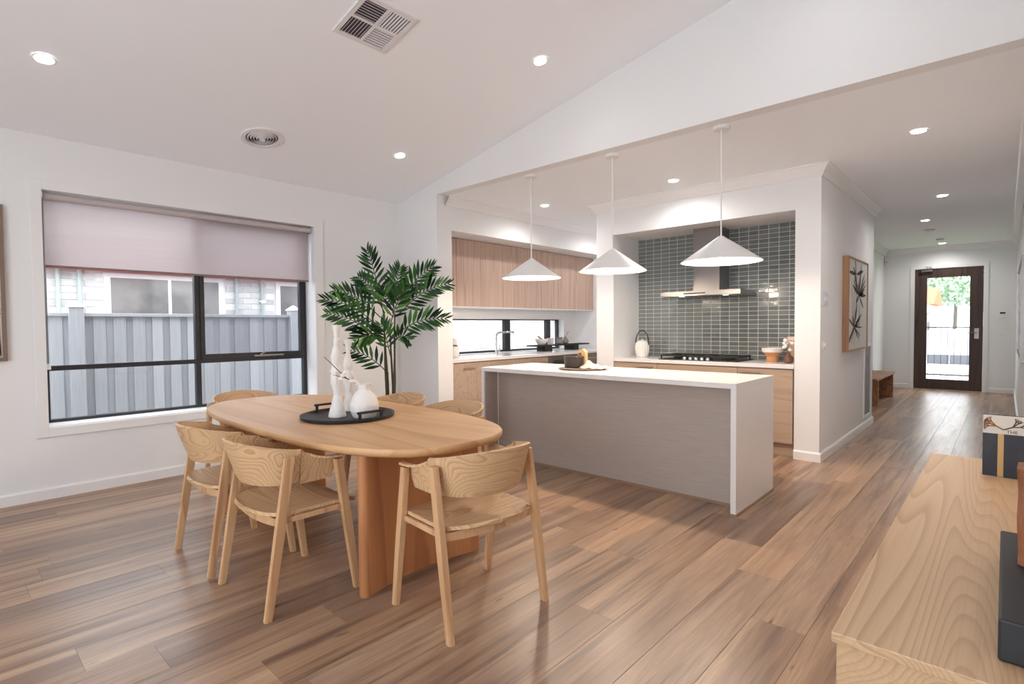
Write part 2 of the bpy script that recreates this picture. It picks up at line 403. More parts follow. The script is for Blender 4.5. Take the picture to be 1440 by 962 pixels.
bm = NB(); box(bm, WX, -3.15, -2.95, -2.8, 0, 2.62); box(bm, 1.8, 2.2, -2.95, -2.8, 0, 2.62)
prism(bm, [(WX, 2.62), (2.2, 2.62), (2.2, rz(2.2)), (WX, CZ)], 'y', -2.95, -2.8)
struct('wall_back', bm, M_WALL)
bm = NB(); prism(bm, [(-5.64, rz(-5.64)), (2.35, rz(2.35)), (2.35, rz(2.35)+.1), (-5.64, rz(-5.64)+.1)], 'y', -2.95, Y0)
struct('ceiling_raked', bm, M_CEIL)
struct('ceiling_flat', box(NB(), -5.64, .26, 4.035, 13.5, CZ, CZ+.1), M_CEIL)
# cornice and skirting
cor = [(0, CZ-.105), (.012, CZ-.105), (.02, CZ-.085), (.038, CZ-.045), (.062, CZ-.018), (.078, CZ-.012), (.078, CZ)]
path = [(NX, 4.035), (NX, 7.53), (-3.76, 7.53), (-3.76, HY), (HX, HY), (HX, 8.39), (-1.85, 8.39), (-1.85, 13.35), (.14, 13.35), (.14, 4.035)]
struct('trim_1', sweep(NB(), path, cor), M_TRIM)
bp_ = [(0, 0), (.016, 0), (.016, .075), (.008, .088), (0, .088)]
struct('baseboard_left', sweep(NB(), [(WX, -2.8), (WX, Y0), (NX, Y0), (NX, 4.135)], bp_), M_TRIM)
struct('baseboard_hall', sweep(NB(), [(-1.50, HY), (HX, HY), (HX, 8.39), (-1.85, 8.39), (-1.85, 13.35), (-1.43, 13.35)], bp_), M_TRIM)
struct('baseboard_right', sweep(NB(), [(-.225, 13.35), (.14, 13.35), (.14, 4.4)], bp_), M_TRIM)

# ------------------------------------------------------------------ dining window
w1 = structroot('window_1', (-5.5, 1.73, .48))
for nm, b in (('architrave', (.56, .63, .48, 2.455)), ('architrave', (2.825, 2.925, .48, 2.455)), ('architrave', (.63, 2.825, 2.38, 2.455)), ('architrave', (.63, 2.825, .48, .551))):
    boxpart(nm, M_TRIM, w1, WX, WX+.018, *b, bev=.003)
boxpart('sill', M_TRIM, w1, -5.635, WX+.004, .628, 2.825, .551, .560)
def bar(y0, y1, z0, z1, x0=-5.62, x1=-5.565, nm='frame_bar', mt=None): return boxpart(nm, mt or M_ALU, w1, x0-.07, x1-.07, y0, y1, z0, z1, bev=.002, seg=1)
bar(.632, .668, .562, 2.378); bar(2.785, 2.823, .562, 2.378); bar(.668, 2.785, .562, .585); bar(.668, 2.785, 2.345, 2.378)
bar(1.728, 1.773, .585, 2.345); bar(.668, 1.728, .978, 1.018); bar(1.773, 2.785, .978, 1.018)
sash = bar(1.773, 1.808, 1.018, 2.345, -5.60, -5.55, 'sash_frame')
for b in ((2.745, 2.785, 1.018, 2.345), (1.808, 2.745, 1.018, 1.063), (1.808, 2.745, 2.30, 2.345)): bar(*b, -5.60, -5.55, 'sash_frame')
for nm, b in (('pane', (.668, 1.728, 1.018, 2.345)), ('pane', (.668, 1.728, .585, .978)), ('pane', (1.773, 2.785, .585, .978)), ('pane', (1.808, 2.745, 1.063, 2.30))):
    boxpart(nm, M_GLASS, w1, -5.664, -5.66, *b)
boxpart('fly_screen', M_SCREEN, w1, -5.631, -5.63, 1.808, 2.745, 1.063, 2.30)
wd = boxpart('winder', M_STEEL, w1, -5.62, -5.59, 2.25, 2.55, 1.018, 1.036, bev=.004)
obj('crank', tube(NB(), [(-5.60, 2.31, 1.036), (-5.57, 2.33, 1.058), (-5.565, 2.37, 1.082)], .006), M_STEEL, wd)
# roller blind hangs inside the reveal
bl = thing('roller_blind', 'pale mauve roller blind half lowered over the dining window', 'blind', (-5.49, 1.73, 2.37))
bm = NB(); tube(bm, [(-5.495, .645, 2.345), (-5.495, 2.805, 2.345)], .027, 14); obj('roller_tube', bm, mat('blind_tube', (190, 180, 180), .6), bl, True)
boxpart('fabric', M_BLIND, bl, -5.5228, -5.522, .65, 2.80, 1.815, 2.345)
boxpart('hem_bar', M_HEM, bl, -5.527, -5.518, .65, 2.80, 1.797, 1.815, bev=.003)
for y in (.636, 2.812): boxpart('bracket', M_CHROME, bl, -5.53, -5.47, y-.006, y+.006, 2.31, 2.378)
bm = NB(); tube(bm, [(-5.47, .64, 2.33), (-5.468, .641, 1.6), (-5.468, .641, 1.02)], .0035, 6); tube(bm, [(-5.48, .64, 2.33), (-5.478, .641, 1.6), (-5.468, .641, 1.02)], .0035, 6)
obj('bead_chain', bm, M_STEEL, bl)
boxpart('chain_cleat', M_WHITE, bl, -5.462, -5.44, .618, .655, 1.0, 1.045)

# ------------------------------------------------------------------ kitchen splashback window
w2 = structroot('window_2', (-5.55, 5.8, .92))
def kbar(y0, y1, z0, z1): boxpart('frame_bar', M_ALU if True else None, w2, -5.61, -5.55, y0, y1, z0, z1, bev=.002, seg=1)
kbar(4.45, 7.22, .925, .955); kbar(4.45, 7.22, 1.395, 1.412); kbar(4.45, 4.48, .955, 1.395); kbar(7.19, 7.22, .955, 1.395); kbar(5.9, 6.02, .955, 1.395); kbar(6.90, 7.0, .955, 1.395)
for a, b in ((4.48, 5.9), (6.02, 6.90), (7.0, 7.19)): boxpart('pane', M_GLASSK, w2, -5.584, -5.58, a, b, .955, 1.395)
boxpart('sill', M_TRIM, w2, -5.55, WX, 4.45, 7.22, .920, .927)

# ------------------------------------------------------------------ unseen garden doors behind the camera, added as a daylight source
w3 = structroot('unseen_garden_doors', (-1.5, -2.87, 0))
for a in (-3.15, -1.5, .15, 1.74): boxpart('door_stile', M_ALU, w3, a, a+.06, -2.9, -2.84, 0, 2.62)
boxpart('door_rail', M_ALU, w3, -3.15, 1.8, -2.9, -2.84, 2.56, 2.62); boxpart('door_rail', M_ALU, w3, -3.15, 1.8, -2.9, -2.84, 0, .05)
for a in (-3.09, -1.44, .21): boxpart('pane', M_GLASS, w3, a, a+1.53, -2.872, -2.868, .05, 2.56)

# ------------------------------------------------------------------ front door
d1 = structroot('door_1', (-.83, 13.37, 0))
for b in ((-1.415, -1.345, 0, 2.435), (-.31, -.24, 0, 2.435), (-1.345, -.31, 2.365, 2.435)): boxpart('architrave', M_TRIM, d1, b[0], b[1], 13.335, 13.352, b[2], b[3], bev=.003)
for b in ((-1.36, -1.345, 0, 2.38), (-.31, -.295, 0, 2.38), (-1.345, -.31, 2.365, 2.38)): boxpart('jamb', M_TRIM, d1, b[0], b[1], 13.352, 13.48, b[2], b[3])
for nm, b in (('stile', (-1.343, -1.147, .006, 2.362)), ('stile', (-.505, -.312, .006, 2.362)), ('rail', (-1.147, -.505, 2.185, 2.362)), ('rail', (-1.147, -.505, .006, .205))):
    boxpart(nm, M_DOOR, d1, b[0], b[1], 13.36, 13.40, b[2], b[3], bev=.002)
boxpart('pane', M_GLASS, d1, -1.147, -.505, 13.378, 13.384, .205, 2.185)
h = boxpart('lock_plate', M_STEEL, d1, -.435, -.365, 13.345, 13.36, 1.0, 1.2, bev=.004)
obj('lever', tube(NB(), [(-.40, 13.345, 1.115), (-.40, 13.315, 1.115), (-.41, 13.31, 1.115), (-.53, 13.31, 1.115)], .009), M_STEEL, h, True)
c_ = boxpart('door_closer', M_STEEL, d1, -1.24, -1.07, 13.30, 13.36, 2.30, 2.345, bev=.004)
obj('closer_arm', tube(NB(), [(-1.12, 13.33, 2.345), (-1.17, 13.27, 2.40), (-1.08, 13.32, 2.385)], .008), M_STEEL, c_)
for z in (.25, 1.2, 2.1): boxpart('hinge', M_STEEL, d1, -1.35, -1.338, 13.345, 13.362, z, z+.1)
boxpart('threshold', M_TRIM, d1, -1.345, -.31, 13.352, 13.48, -.002, .005)

# ------------------------------------------------------------------ tiled splashback: grout bed is the recess back wall
bed = obj('grout_bed', box(NB(), -3.518, -1.502, 6.2775, 6.2875, .912, 2.398), M_GROUT, wk)
TW, TH = 2.016/19, 1.486/30
def tile_mesh():
    bm = box(NB(), -TW/2+.0028, TW/2-.0028, -.004, .004, -TH/2+.0026, TH/2-.0026)
    es = [e for e in bm.edges if e.verts[0].co.y < 0 and e.verts[1].co.y < 0]
    bmesh.ops.bevel(bm, geom=es, offset=.0012, segments=1, affect='EDGES')
    return bm
tb = tile_mesh(); tm = bpy.data.meshes.new('tile'); tb.to_mesh(tm); tm.materials.append(M_TILE)
cells = [(i, j) for i in range(19) for j in range(30)]
def hid(i, j):
    x = -3.518+(i+.5)*TW; z = .912+(j+.5)*TH
    return (-2.56 < x < -2.36 and z > 1.72)
cells = [c for c in cells if not hid(*c)]
cells.sort(key=lambda c: -c[0]*1.0+abs(c[1]-15)*.02)
stuff = NB()
for n_, (i, j) in enumerate(cells):
    p = (-3.518+(i+.5)*TW, 6.279+random.uniform(-.0008, .0008), .912+(j+.5)*TH)
    tilt = (random.uniform(-.012, .012), 0, random.uniform(-.010, .010))
    if n_ < 298:
        o = bpy.data.objects.new('tile', tm); COL.objects.link(o); o.parent = wk; o.location = p; o.rotation_euler = tilt
    else:
        b2 = tb.copy(); bmesh.ops.transform(b2, matrix=Matrix.Translation(p) @ Matrix.Rotation(tilt[0], 4, 'X') @ Matrix.Rotation(tilt[2], 4, 'Z'), verts=b2.verts[:])
        me = bpy.data.meshes.new('t'); b2.to_mesh(me); b2.free(); stuff.from_mesh(me); bpy.data.meshes.remove(me)
tb.free()
o = obj('far_tiles', stuff, M_TILE, wk); o['kind'] = 'stuff'

# ------------------------------------------------------------------ kitchen: island
isl = thing('kitchen_island', 'kitchen island with white stone waterfall ends and grey panel front', 'island', (-2.567, 4.1, 0))
IX0, IX1, IY0, IY1, IT = -3.80, -1.335, 3.695, 4.49, .907
boxpart('worktop', M_STONE, isl, IX0, IX1, IY0, IY1, IT-.038, IT, bev=.002)
boxpart('end_panel', M_STONE, isl, IX0, IX0+.038, IY0, IY1, .012, IT-.038, bev=.002); boxpart('end_panel', M_STONE, isl, IX1-.038, IX1, IY0, IY1, .012, IT-.038, bev=.002)
boxpart('front_panel', M_GREY, isl, IX0+.038, IX1-.038, 3.88, 3.90, .02, IT-.038); boxpart('return_panel', M_GREY, isl, IX0+.038, IX0+.05, 3.70, 3.88, .02, IT-.038)
boxpart('joint_strip', M_TRIM, isl, IX0+.05, IX0+.056, 3.872, 3.88, .02, IT-.038)
boxpart('cabinet_body', M_BASEC, isl, IX0+.04, IX1-.04, 3.90, 4.44, .1, IT-.04)
bm = NB(); box(bm, IX0+.038, IX1-.038, 3.874, 3.88, 0, .02); box(bm, IX0+.002, IX0+.036, IY0+.003, IY1-.003, 0, .012); box(bm, IX1-.038, IX1+.008, IY0-.006, IY1, 0, .012)
obj('floor_bead', bm, mat('bead_timber', (150, 122, 98), .5), isl)
# island tray things
t_ = thing('round_board', 'dark round serving board on the island worktop', 'board', (-2.87, 4.09, .907))
obj('board_plate', lathe(NB(), [(.10, 0), (.2, .002), (.215, .008), (.215, .012), (.205, .014), (.0001, .012)], (-2.87, 4.09, .907), 40), mat('dark_board', (92, 76, 66), .5), t_, True)
mg = thing('dark_cup', 'dark brown ceramic cup on the round island board', 'cup', (-2.96, 4.08, .921))
bm = lathe(NB(), [(.082, 0), (.088, .006), (.092, .10), (.084, .10), (.08, .02), (.0001, .015)], (-2.96, 4.08, .921), 32); obj('cup_body', bm, mat('dark_ceramic', (58, 46, 42), .5), mg, True)
obj('rim', lathe(NB(), [(.094, .1), (.0955, .102), (.094, .104), (.086, .104), (.086, .1)], (-2.96, 4.08, .921), 32, cap=False), mat('dark_rim', (80, 66, 58), .4), mg, True)
hb = thing('wooden_house_block', 'small orange wooden house block behind the dark cup', 'ornament', (-2.955, 4.22, .921))
bm = NB(); prism(bm, [(-3.0, .921), (-2.915, .921), (-2.915, 1.06), (-2.95, 1.085), (-3.0, 1.065)], 'y', 4.2, 4.24); obj('block', bm, mat('orange_wood', (212, 172, 126), .6), hb)
bm = NB(); box(bm, -2.965, -2.945, 4.198, 4.2, .94, 1.0); box(bm, -2.99, -2.96, 4.198, 4.2, 1.03, 1.05); obj('hole_shade', bm, mat('block_shadow_hole', (120, 76, 44), .7), hb)  # raised dark patches, shade inside the holes put into their colour
cl = thing('folded_napkin', 'crumpled beige linen napkin beside the dark cup', 'napkin', (-2.745, 4.1, .92))
bm = NB(); bmesh.ops.create_grid(bm, x_segments=26, y_segments=18, size=1)
for v in bm.verts:
    u, vv = v.co.x, v.co.y
    hgt = .045*math.exp(-((u+.55)**2/.12+(vv-.1)**2/.5))+.02*(1-abs(u)**4)*(1-abs(vv)**4)+.006*math.sin(9*u+4*vv)+.004*math.sin(17*vv-5*u)
    v.co = Vector((-2.745+u*.113, 4.11+vv*.09+.02*math.sin(3*u), .922+max(.001, hgt)))
bmesh.ops.solidify(bm, geom=bm.faces[:], thickness=.004)
obj('cloth', bm, M_CLOTH, cl, True)

# ------------------------------------------------------------------ cooktop run
FY = 5.685
ct = thing('stone_worktop', 'white stone worktop along the tiled splashback', 'worktop', (-2.51, 5.97, .872))
boxpart('slab', M_STONE, ct, -3.518, -1.502, 5.66, 6.274, .872, .912, bev=.002)
def base_unit(x0, x1, label, handle=None):
    u = thing('base_cabinet', label, 'cabinet', ((x0+x1)/2, 5.97, 0), 0, 'base cabinets under the cooktop worktop')
    boxpart('body', M_BASEC, u, x0+.001, x1-.001, FY+.02, 6.27, .13, .871)
    d = boxpart('door', M_BASEC, u, x0+.002, x1-.002, FY, FY+.019, .135, .862, bev=.001)
    boxpart('kickboard', M_BASEC, u, x0, x1, FY+.06, FY+.075, 0, .13)
    if handle:
        bm = NB(); box(bm, handle[0], handle[1], FY-.03, FY-.022, .815, .83); box(bm, handle[0]+.01, handle[0]+.018, FY-.024, FY, .818, .827); box(bm, handle[1]-.018, handle[1]-.01, FY-.024, FY, .818, .827)
        obj('handle', bm, mat('bronze_handle', (196, 172, 152), .35, metal=.8), d)
base_unit(-3.519, -2.95, 'oak base cabinet under the teapot, left of the cooktop', (-3.207, -2.996))
base_unit(-2.95, -2.045, 'wide oak base cabinet directly under the gas cooktop')
base_unit(-2.045, -1.515, 'oak base cabinet under the terracotta bowl, nearest the hall', (-2.016, -1.814))
# range hood
hd = thing('range_hood', 'stainless steel canopy range hood on the green tiles', 'range hood', (-2.5, 6.0, 1.63))
bm = NB(); prism(bm, [(5.79, 1.632), (6.274, 1.632), (6.274, 1.66), (6.0, 1.684), (5.79, 1.684)], 'x', -2.96, -2.055); obj('canopy', bm, M_STEEL, hd)
boxpart('chimney', M_STEEL, hd, -2.65, -2.35, 5.98, 6.274, 1.683, 2.399, bev=.002)
boxpart('control_strip', M_BLACK, hd, -2.68, -2.43, 5.786, 5.791, 1.65, 1.664)
for xx in (-2.75, -2.25): obj('hood_lamp', lathe(NB(), [(.03, 0), (.03, .004)], (xx, 5.9, 1.628), 16), mat('hood_lens', (240, 240, 240), .4, emit=(255, 250, 240), es=2.5) if 'hood_lens' not in MATS else MATS['hood_lens'], hd)
# gas cooktop
gc = thing('gas_cooktop', 'black gas cooktop with cast iron trivets and steel knobs', 'cooktop', (-2.5, 5.95, .912))
boxpart('glass_base', M_BLACK, gc, -2.95, -2.06, 5.71, 6.22, .9125, .92, bev=.003)
for cx, cy, rr_ in ((-2.78, 6.07, .045), (-2.78, 5.85, .035), (-2.5, 6.0, .06), (-2.22, 6.07, .035), (-2.22, 5.85, .045)):
    b_ = obj('burner', lathe(NB(), [(rr_*1.2, .008), (rr_*1.2, .018), (rr_, .024), (rr_, .03), (.0001, .032)], (cx, cy, .912), 20), M_IRON, gc, True)
for x0, x1 in ((-2.94, -2.64), (-2.63, -2.37), (-2.36, -2.07)):
    bm = NB()
    for yy in (5.76, 5.955, 6.15): box(bm, x0, x1, yy-.008, yy+.008, .95, .968)
    for xx in (x0, (x0+x1)/2-.006, x1-.012): box(bm, xx, xx+.014, 5.755, 6.155, .95, .968)
    for xx in (x0, x1-.012):
        for yy in (5.757, 6.145): box(bm, xx, xx+.012, yy, yy+.01, .92, .952)
    obj('trivet', bm, M_IRON, gc)
for k in range(5): obj('knob', lathe(NB(), [(.022, 0), (.022, .022), (.018, .03), (.0001, .03)], (-2.64+k*.066, 5.735, .92), 16), M_CHROME, gc, True)
# teapot
tp = thing('ribbed_teapot', 'white ribbed teapot with dark hoop handle by the splashback', 'teapot', (-3.33, 6.03, .912))
def rib(a, r, z): return r*(1+.055*math.cos(18*a)) if .005 < z < .19 else r
obj('pot', lathe(NB(), [(.06, 0), (.068, .004), (.074, .04), (.082, .09), (.082, .14), (.074, .175), (.064, .19), (.06, .192)], (-3.33, 6.03, .912), 132, rib), M_PLASTER, tp, True)
ld = obj('lid', lathe(NB(), [(.06, .192), (.062, .198), (.03, .207), (.012, .21), (.014, .222), (.0001, .226)], (-3.33, 6.03, .912), 24), M_WHITE, tp, True)
obj('handle', tube(NB(), [(-3.33+.085*math.cos(a)*1.05, 6.03, 1.085+.155*math.sin(a)) for a in [R(x_) for x_ in range(-8, 189, 14)]], .008), mat('dark_cane', (58, 44, 40), .6), tp, True)
# bowl, canister, vase with blossoms
bw = thing('footed_bowl', 'terracotta footed bowl with white rim by the hall pier', 'bowl', (-1.80, 6.0, .912))
obj('foot', lathe(NB(), [(.055, 0), (.058, .004), (.052, .06), (.06, .07)], (-1.80, 6.0, .912), 28), mat('terracotta', (196, 140, 96), .7), bw, True)
obj('dish', lathe(NB(), [(.055, .066), (.095, .105), (.085, .108), (.0001, .09)], (-1.80, 6.0, .912), 28, cap=False), MATS['terracotta'], bw, True)
obj('rim', lathe(NB(), [(.095, .103), (.104, .145), (.097, .147), (.088, .105)], (-1.80, 6.0, .912), 28, cap=False), M_PLASTER, bw, True)
cn = thing('pink_canister', 'pale pink canister behind the blossom vase on the worktop', 'canister', (-1.63, 6.14, .912))
obj('jar', lathe(NB(), [(.055, 0), (.058, .006), (.058, .22), (.052, .225)], (-1.63, 6.14, .912), 28), mat('pink_clay', (190, 156, 140), .7), cn, True)
obj('lid', lathe(NB(), [(.06, .225), (.06, .258), (.055, .263), (.0001, .264)], (-1.63, 6.14, .912), 28), mat('pale_pink_lid', (226, 200, 190), .6), cn, True)
vs = thing('blossom_vase', 'small brown vase of white blossoms on the worktop end', 'vase', (-1.615, 5.9, .912))
obj('bottle', lathe(NB(), [(.03, 0), (.044, .01), (.05, .035), (.044, .06), (.02, .085), (.014, .1), (.018, .106)], (-1.615, 5.9, .912), 24), mat('brown_glaze', (104, 66, 52), .3), vs, True)
stp = obj('twig', tube(NB(), [(-1.615, 5.9, 1.01), (-1.62, 5.9, 1.07), (-1.61, 5.9, 1.13)], .003), M_STEM, vs)
random.seed(3)
for k in range(9):
    p = (-1.615+random.uniform(-.05, .05), 5.9+random.uniform(-.03, .03), 1.06+random.uniform(-.02, .1))
    bm = NB(); bmesh.ops.create_icosphere(bm, subdivisions=2, radius=.019)
    for v in bm.verts: v.co *= 1+.25*math.sin(5*math.atan2(v.co.y, v.co.x))*abs(1-abs(v.co.z)/.03)
    bmesh.ops.translate(bm, verts=bm.verts[:], vec=p); obj('blossom', bm, mat('blossom_white', (238, 230, 226), .8) if 'blossom_white' not in MATS else MATS['blossom_white'], vs, True)

# ------------------------------------------------------------------ sink run
so = thing('sink_worktop', 'white stone worktop with sink below the low kitchen window', 'worktop', (-5.08, 5.83, .882))
boxpart('slab', M_STONE, so, WX+.002, -4.735, 4.137, 7.528, .882, .920, bev=.002)
bm = NB(); box(bm, -5.22, -4.88, 5.30, 5.95, .9195, .9206); obj('sink_rim', bm, M_STEEL, so)
boxpart('sink_bowl_shade', mat('sink_shadow_steel', (120, 118, 118), .35, metal=1), so, -5.20, -4.90, 5.32, 5.93, .9206, .9209)  # flat sheet, shade of the bowl put into a darker steel colour
def sink_unit(y0, y1, label, mt, handle=True, dark=False):
    u = thing('base_cabinet' if not dark else 'dishwasher', label, 'cabinet' if not dark else 'dishwasher', (-5.0, (y0+y1)/2, 0), 0, None if dark else 'base cabinets along the sink worktop')
    boxpart('body', mt, u, -5.42, -4.775, y0+.001, y1-.001, .13, .881)
    d = boxpart('door', mt, u, -4.774, -4.755, y0+.002, y1-.002, .135, .872, bev=.001)
    boxpart('kickboard', M_BASEC, u, -4.83, -4.815, y0, y1, 0, .13)
    if handle:
        a, b = (y0+.18, y1-.04) if not dark else (y0+.12, y1-.12)
        bm = NB(); box(bm, -4.735, -4.727, a, b, .80, .815); box(bm, -4.755, -4.733, a+.01, a+.018, .803, .812); box(bm, -4.755, -4.733, b-.018, b-.01, .803, .812)
        obj('handle', bm, MATS['bronze_handle'] if not dark else M_BLACK, d)
    return u
sink_unit(4.139, 4.551, 'oak base cabinet under the soap bottle, nearest the nib wall', M_BASEC)
sink_unit(4.551, 5.25, 'oak base cabinet between the soap bottle and the sink', M_BASEC)
sink_unit(5.25, 5.94, 'oak base cabinet under the sink and tap', M_BASEC)
M_APPL = mat('grey_appliance', (112, 106, 102), .4, metal=.4)
u = sink_unit(5.94, 6.62, 'grey steel dishwasher door under the black riser shelf', M_APPL, True, True)
boxpart('control_panel', M_BLACK, u, -4.7545, -4.752, 6.05, 6.50, .76, .79)
u = sink_unit(6.62, 7.526, 'grey drawer cabinet at the far end of the sink run', mat('grey_laminate', (140, 130, 124), .5))
# overhead cabinets
ov = [4.139, 4.504, 4.927, 5.345, 5.802, 6.169, 6.58, 7.004, 7.528]
ov_lab = ['first overhead timber cabinet, beside the nib wall', 'second overhead timber cabinet from the nib wall', 'third overhead timber cabinet from the nib wall', 'fourth overhead timber cabinet, above the tap', 'fifth overhead timber cabinet from the nib wall', 'sixth overhead timber cabinet, above the mortar bowl', 'seventh overhead timber cabinet, above the riser shelf', 'last overhead timber cabinet, against the far niche wall']
for k in range(8):
    a, b = ov[k], ov[k+1]
    u = thing('overhead_cabinet', ov_lab[k], 'cabinet', (-5.25, (a+b)/2, 1.53), 0, 'overhead cabinets above the kitchen window')
    boxpart('body', M_UPPER, u, WX+.002, -5.08, a+.001, b-.001, 1.565, 2.412)
    boxpart('door', M_UPPER, u, -5.079, -5.06, a+.0025, b-.0025, 1.562, 2.405, bev=.001)
    boxpart('underside_panel', M_WHITE, u, WX+.002, -5.062, a+.001, b-.001, 1.552, 1.562)
# tap
tp_ = thing('sink_mixer', 'chrome square-neck mixer tap at the kitchen sink', 'tap', (-5.25, 5.40, .92))
obj('base', lathe(NB(), [(.026, 0), (.026, .05), (.022, .055), (.0001, .055)], (-5.25, 5.40, .92), 20), M_CHROME, tp_, True)
obj('spout', tube(NB(), [(-5.25, 5.40, .97), (-5.25, 5.40, 1.17), (-5.25, 5.42, 1.205), (-5.24, 5.45, 1.22), (-5.2, 5.70, 1.225), (-5.2, 5.71, 1.205)], .013, 12), M_CHROME, tp_, True)
obj('lever', tube(NB(), [(-5.25, 5.43, .955), (-5.25, 5.47, .96), (-5.25, 5.475, 1.05)], .005), M_CHROME, tp_, True)
sp_ = thing('soap_bottle', 'white soap pump bottle near the nib wall', 'bottle', (-5.1, 4.50, .92))
obj('bottle_body', lathe(NB(), [(.03, 0), (.045, .005), (.055, .05), (.048, .10), (.035, .14), (.02, .142)], (-5.1, 4.50, .92), 24), M_PLASTER, sp_, True)
obj('collar', lathe(NB(), [(.03, .142), (.045, .146), (.045, .15), (.02, .152)], (-5.1, 4.50, .92), 20), M_BLACK, sp_, True)
obj('pump_top', lathe(NB(), [(.02, .152), (.03, .16), (.034, .21), (.026, .235), (.0001, .24)], (-5.1, 4.50, .92), 20), M_PLASTER, sp_, True)
rs = thing('riser_shelf', 'black wooden riser shelf on the sink worktop', 'shelf', (-5.17, 6.75, .92))
boxpart('shelf_board', M_IRON, rs, -5.28, -5.08, 6.08, 7.44, 1.0, 1.02, bev=.004); boxpart('foot', M_IRON, rs, -5.27, -5.09, 6.31, 6.46, .921, 1.0); boxpart('foot', M_IRON, rs, -5.27, -5.09, 7.0, 7.15, .921, 1.0)
mo = thing('mortar_bowl', 'white mortar bowl with grey pestle on the riser shelf', 'mortar', (-5.17, 6.30, 1.02))
obj('bowl', lathe(NB(), [(.05, 0), (.06, .006), (.095, .075), (.1, .09), (.092, .09), (.05, .03), (.0001, .02)], (-5.17, 6.30, 1.02), 28), M_PLASTER, mo, True)
obj('pestle', tube(NB(), [(-5.17, 6.35, 1.08), (-5.17, 6.22, 1.15)], .014, 8, .01), mat('grey_stone', (96, 94, 92), .7), mo, True)
for nm, lb, y, col, pr in (('pink_tumbler', 'pale pink tumbler beside the mortar bowl', 6.52, (205, 192, 196), [(.045, 0), (.055, .1), (.05, .1), (.04, .01), (.0001, .01)]),
                    ('grey_pot', 'small grey pot in the middle of the riser shelf', 6.75, (120, 118, 118), [(.035, 0), (.05, .01), (.055, .05), (.04, .075), (.06, .105), (.052, .105), (.0001, .06)]),
                    ('bud_vase', 'small grey teardrop bud vase on the riser shelf', 6.90, (110, 108, 102), [(.03, 0), (.05, .015), (.052, .04), (.03, .085), (.01, .12), (.006, .12), (.0001, .1)])):
    o = thing(nm, lb, 'vase' if 'vase' in nm else 'pot' if 'pot' in nm else 'tumbler', (-5.17, y, 1.02))
    obj('vessel', lathe(NB(), pr, (-5.17, y, 1.02), 22), mat(nm+'_glaze', col, .4), o, True)
    if nm == 'bud_vase': obj('sprig', tube(NB(), [(-5.17, 6.9, 1.12), (-5.16, 6.93, 1.18), (-5.16, 6.97, 1.22)], .003), M_STEM, o)

# ------------------------------------------------------------------ lamps
def point(name, loc, power, col, parent, rad=.04):
    l = bpy.data.lights.new(name, 'POINT'); l.energy = power; l.color = col; l.shadow_soft_size = rad
    o = bpy.data.objects.new(name, l); COL.objects.link(o); o.parent = parent; o.location = Vector(loc)-parent.location; return o
def spot(name, loc, power, col, parent, ang=120, blend=.7):
    l = bpy.data.lights.new(name, 'SPOT'); l.energy = power; l.color = col; l.shadow_soft_size = .05; l.spot_size = R(ang); l.spot_blend = blend
    o = bpy.data.objects.new(name, l); COL.objects.link(o); o.parent = parent; o.location = Vector(loc)-parent.location; return o
PW_ = [('white cone pendant lamp nearest the overhead timber cabinets', -3.47), ('middle white cone pendant lamp over the island', -2.54), ('white cone pendant lamp in front of the range hood', -1.592)]
for lb, px_ in PW_:
    p = thing('cone_pendant', lb, 'pendant lamp', (px_, 4.08, 1.78), 0, 'cone pendants over the island')
    obj('shade', lathe(NB(), [(.29, 0), (.292, .003), (.025, .188), (.02, .194), (.012, .196), (.012, .19), (.02, .186), (.284, .002), (.29, 0)], (px_, 4.08, 1.78), 56, cap=False), M_WHITE, p, True)
    obj('cord', tube(NB(), [(px_, 4.08, 1.97), (px_, 4.08, 2.775)], .006, 8), M_WHITE, p)
    obj('canopy', lathe(NB(), [(.055, .985), (.06, .99), (.06, 1.01)], (px_, 4.08, 1.78), 28), M_WHITE, p, True)
    obj('bulb', lathe(NB(), [(.004, .03), (.035, .045), (.045, .075), (.03, .11), (.02, .15)], (px_, 4.08, 1.78), 20), M_BULB, p, True)
    point('pendant_light', (px_, 4.08, 1.80), 34, (1, .83, .66), p, .045)
def downlight(lb, x, y, raked, power=16, col=(1, .97, .93)):
    z = rz(x) if raked else CZ
    d = thing('downlight', lb, 'downlight', (x, y, z), 0, 'recessed ceiling downlights')
    a = obj('trim_ring', lathe(NB(), [(.058, -.003), (.062, -.006), (.052, -.008), (.045, -.003)], (0, 0, 0), 28, cap=False), M_WHITE, d, True, world=False)
    b = obj('lens', lathe(NB(), [(.046, -.001), (.046, -.005)], (0, 0, 0), 28), M_LENS, d, world=False)
    if raked: d.rotation_euler = (0, -math.atan(SL), 0)
    spot('downlight_beam', (x, y, z-.012), power, col, d, 165, 1.0)
for x, y, lb in ((-4.427, .549, 'downlight in the raked ceiling, top left near the left wall'), (-4.42, 3.21, 'downlight in the raked ceiling above the palm'), (-2.67, 3.26, 'downlight in the raked ceiling near the bulkhead above the island'),
                 (-2.67, .55, 'added unseen raked ceiling downlight over the near end of the dining area'), (-.9, 3.26, 'added unseen raked ceiling downlight above the sideboard'), (-.9, .55, 'added unseen raked ceiling downlight before the near end of the sideboard'), (-2.67, -1.9, 'added unseen raked ceiling downlight near the garden doors'), (-4.43, -1.9, 'added unseen raked ceiling downlight by the garden doors, left')):  # this row is unseen, assumed from the downlight grid to add light
    downlight(lb, x, y, True, 8)
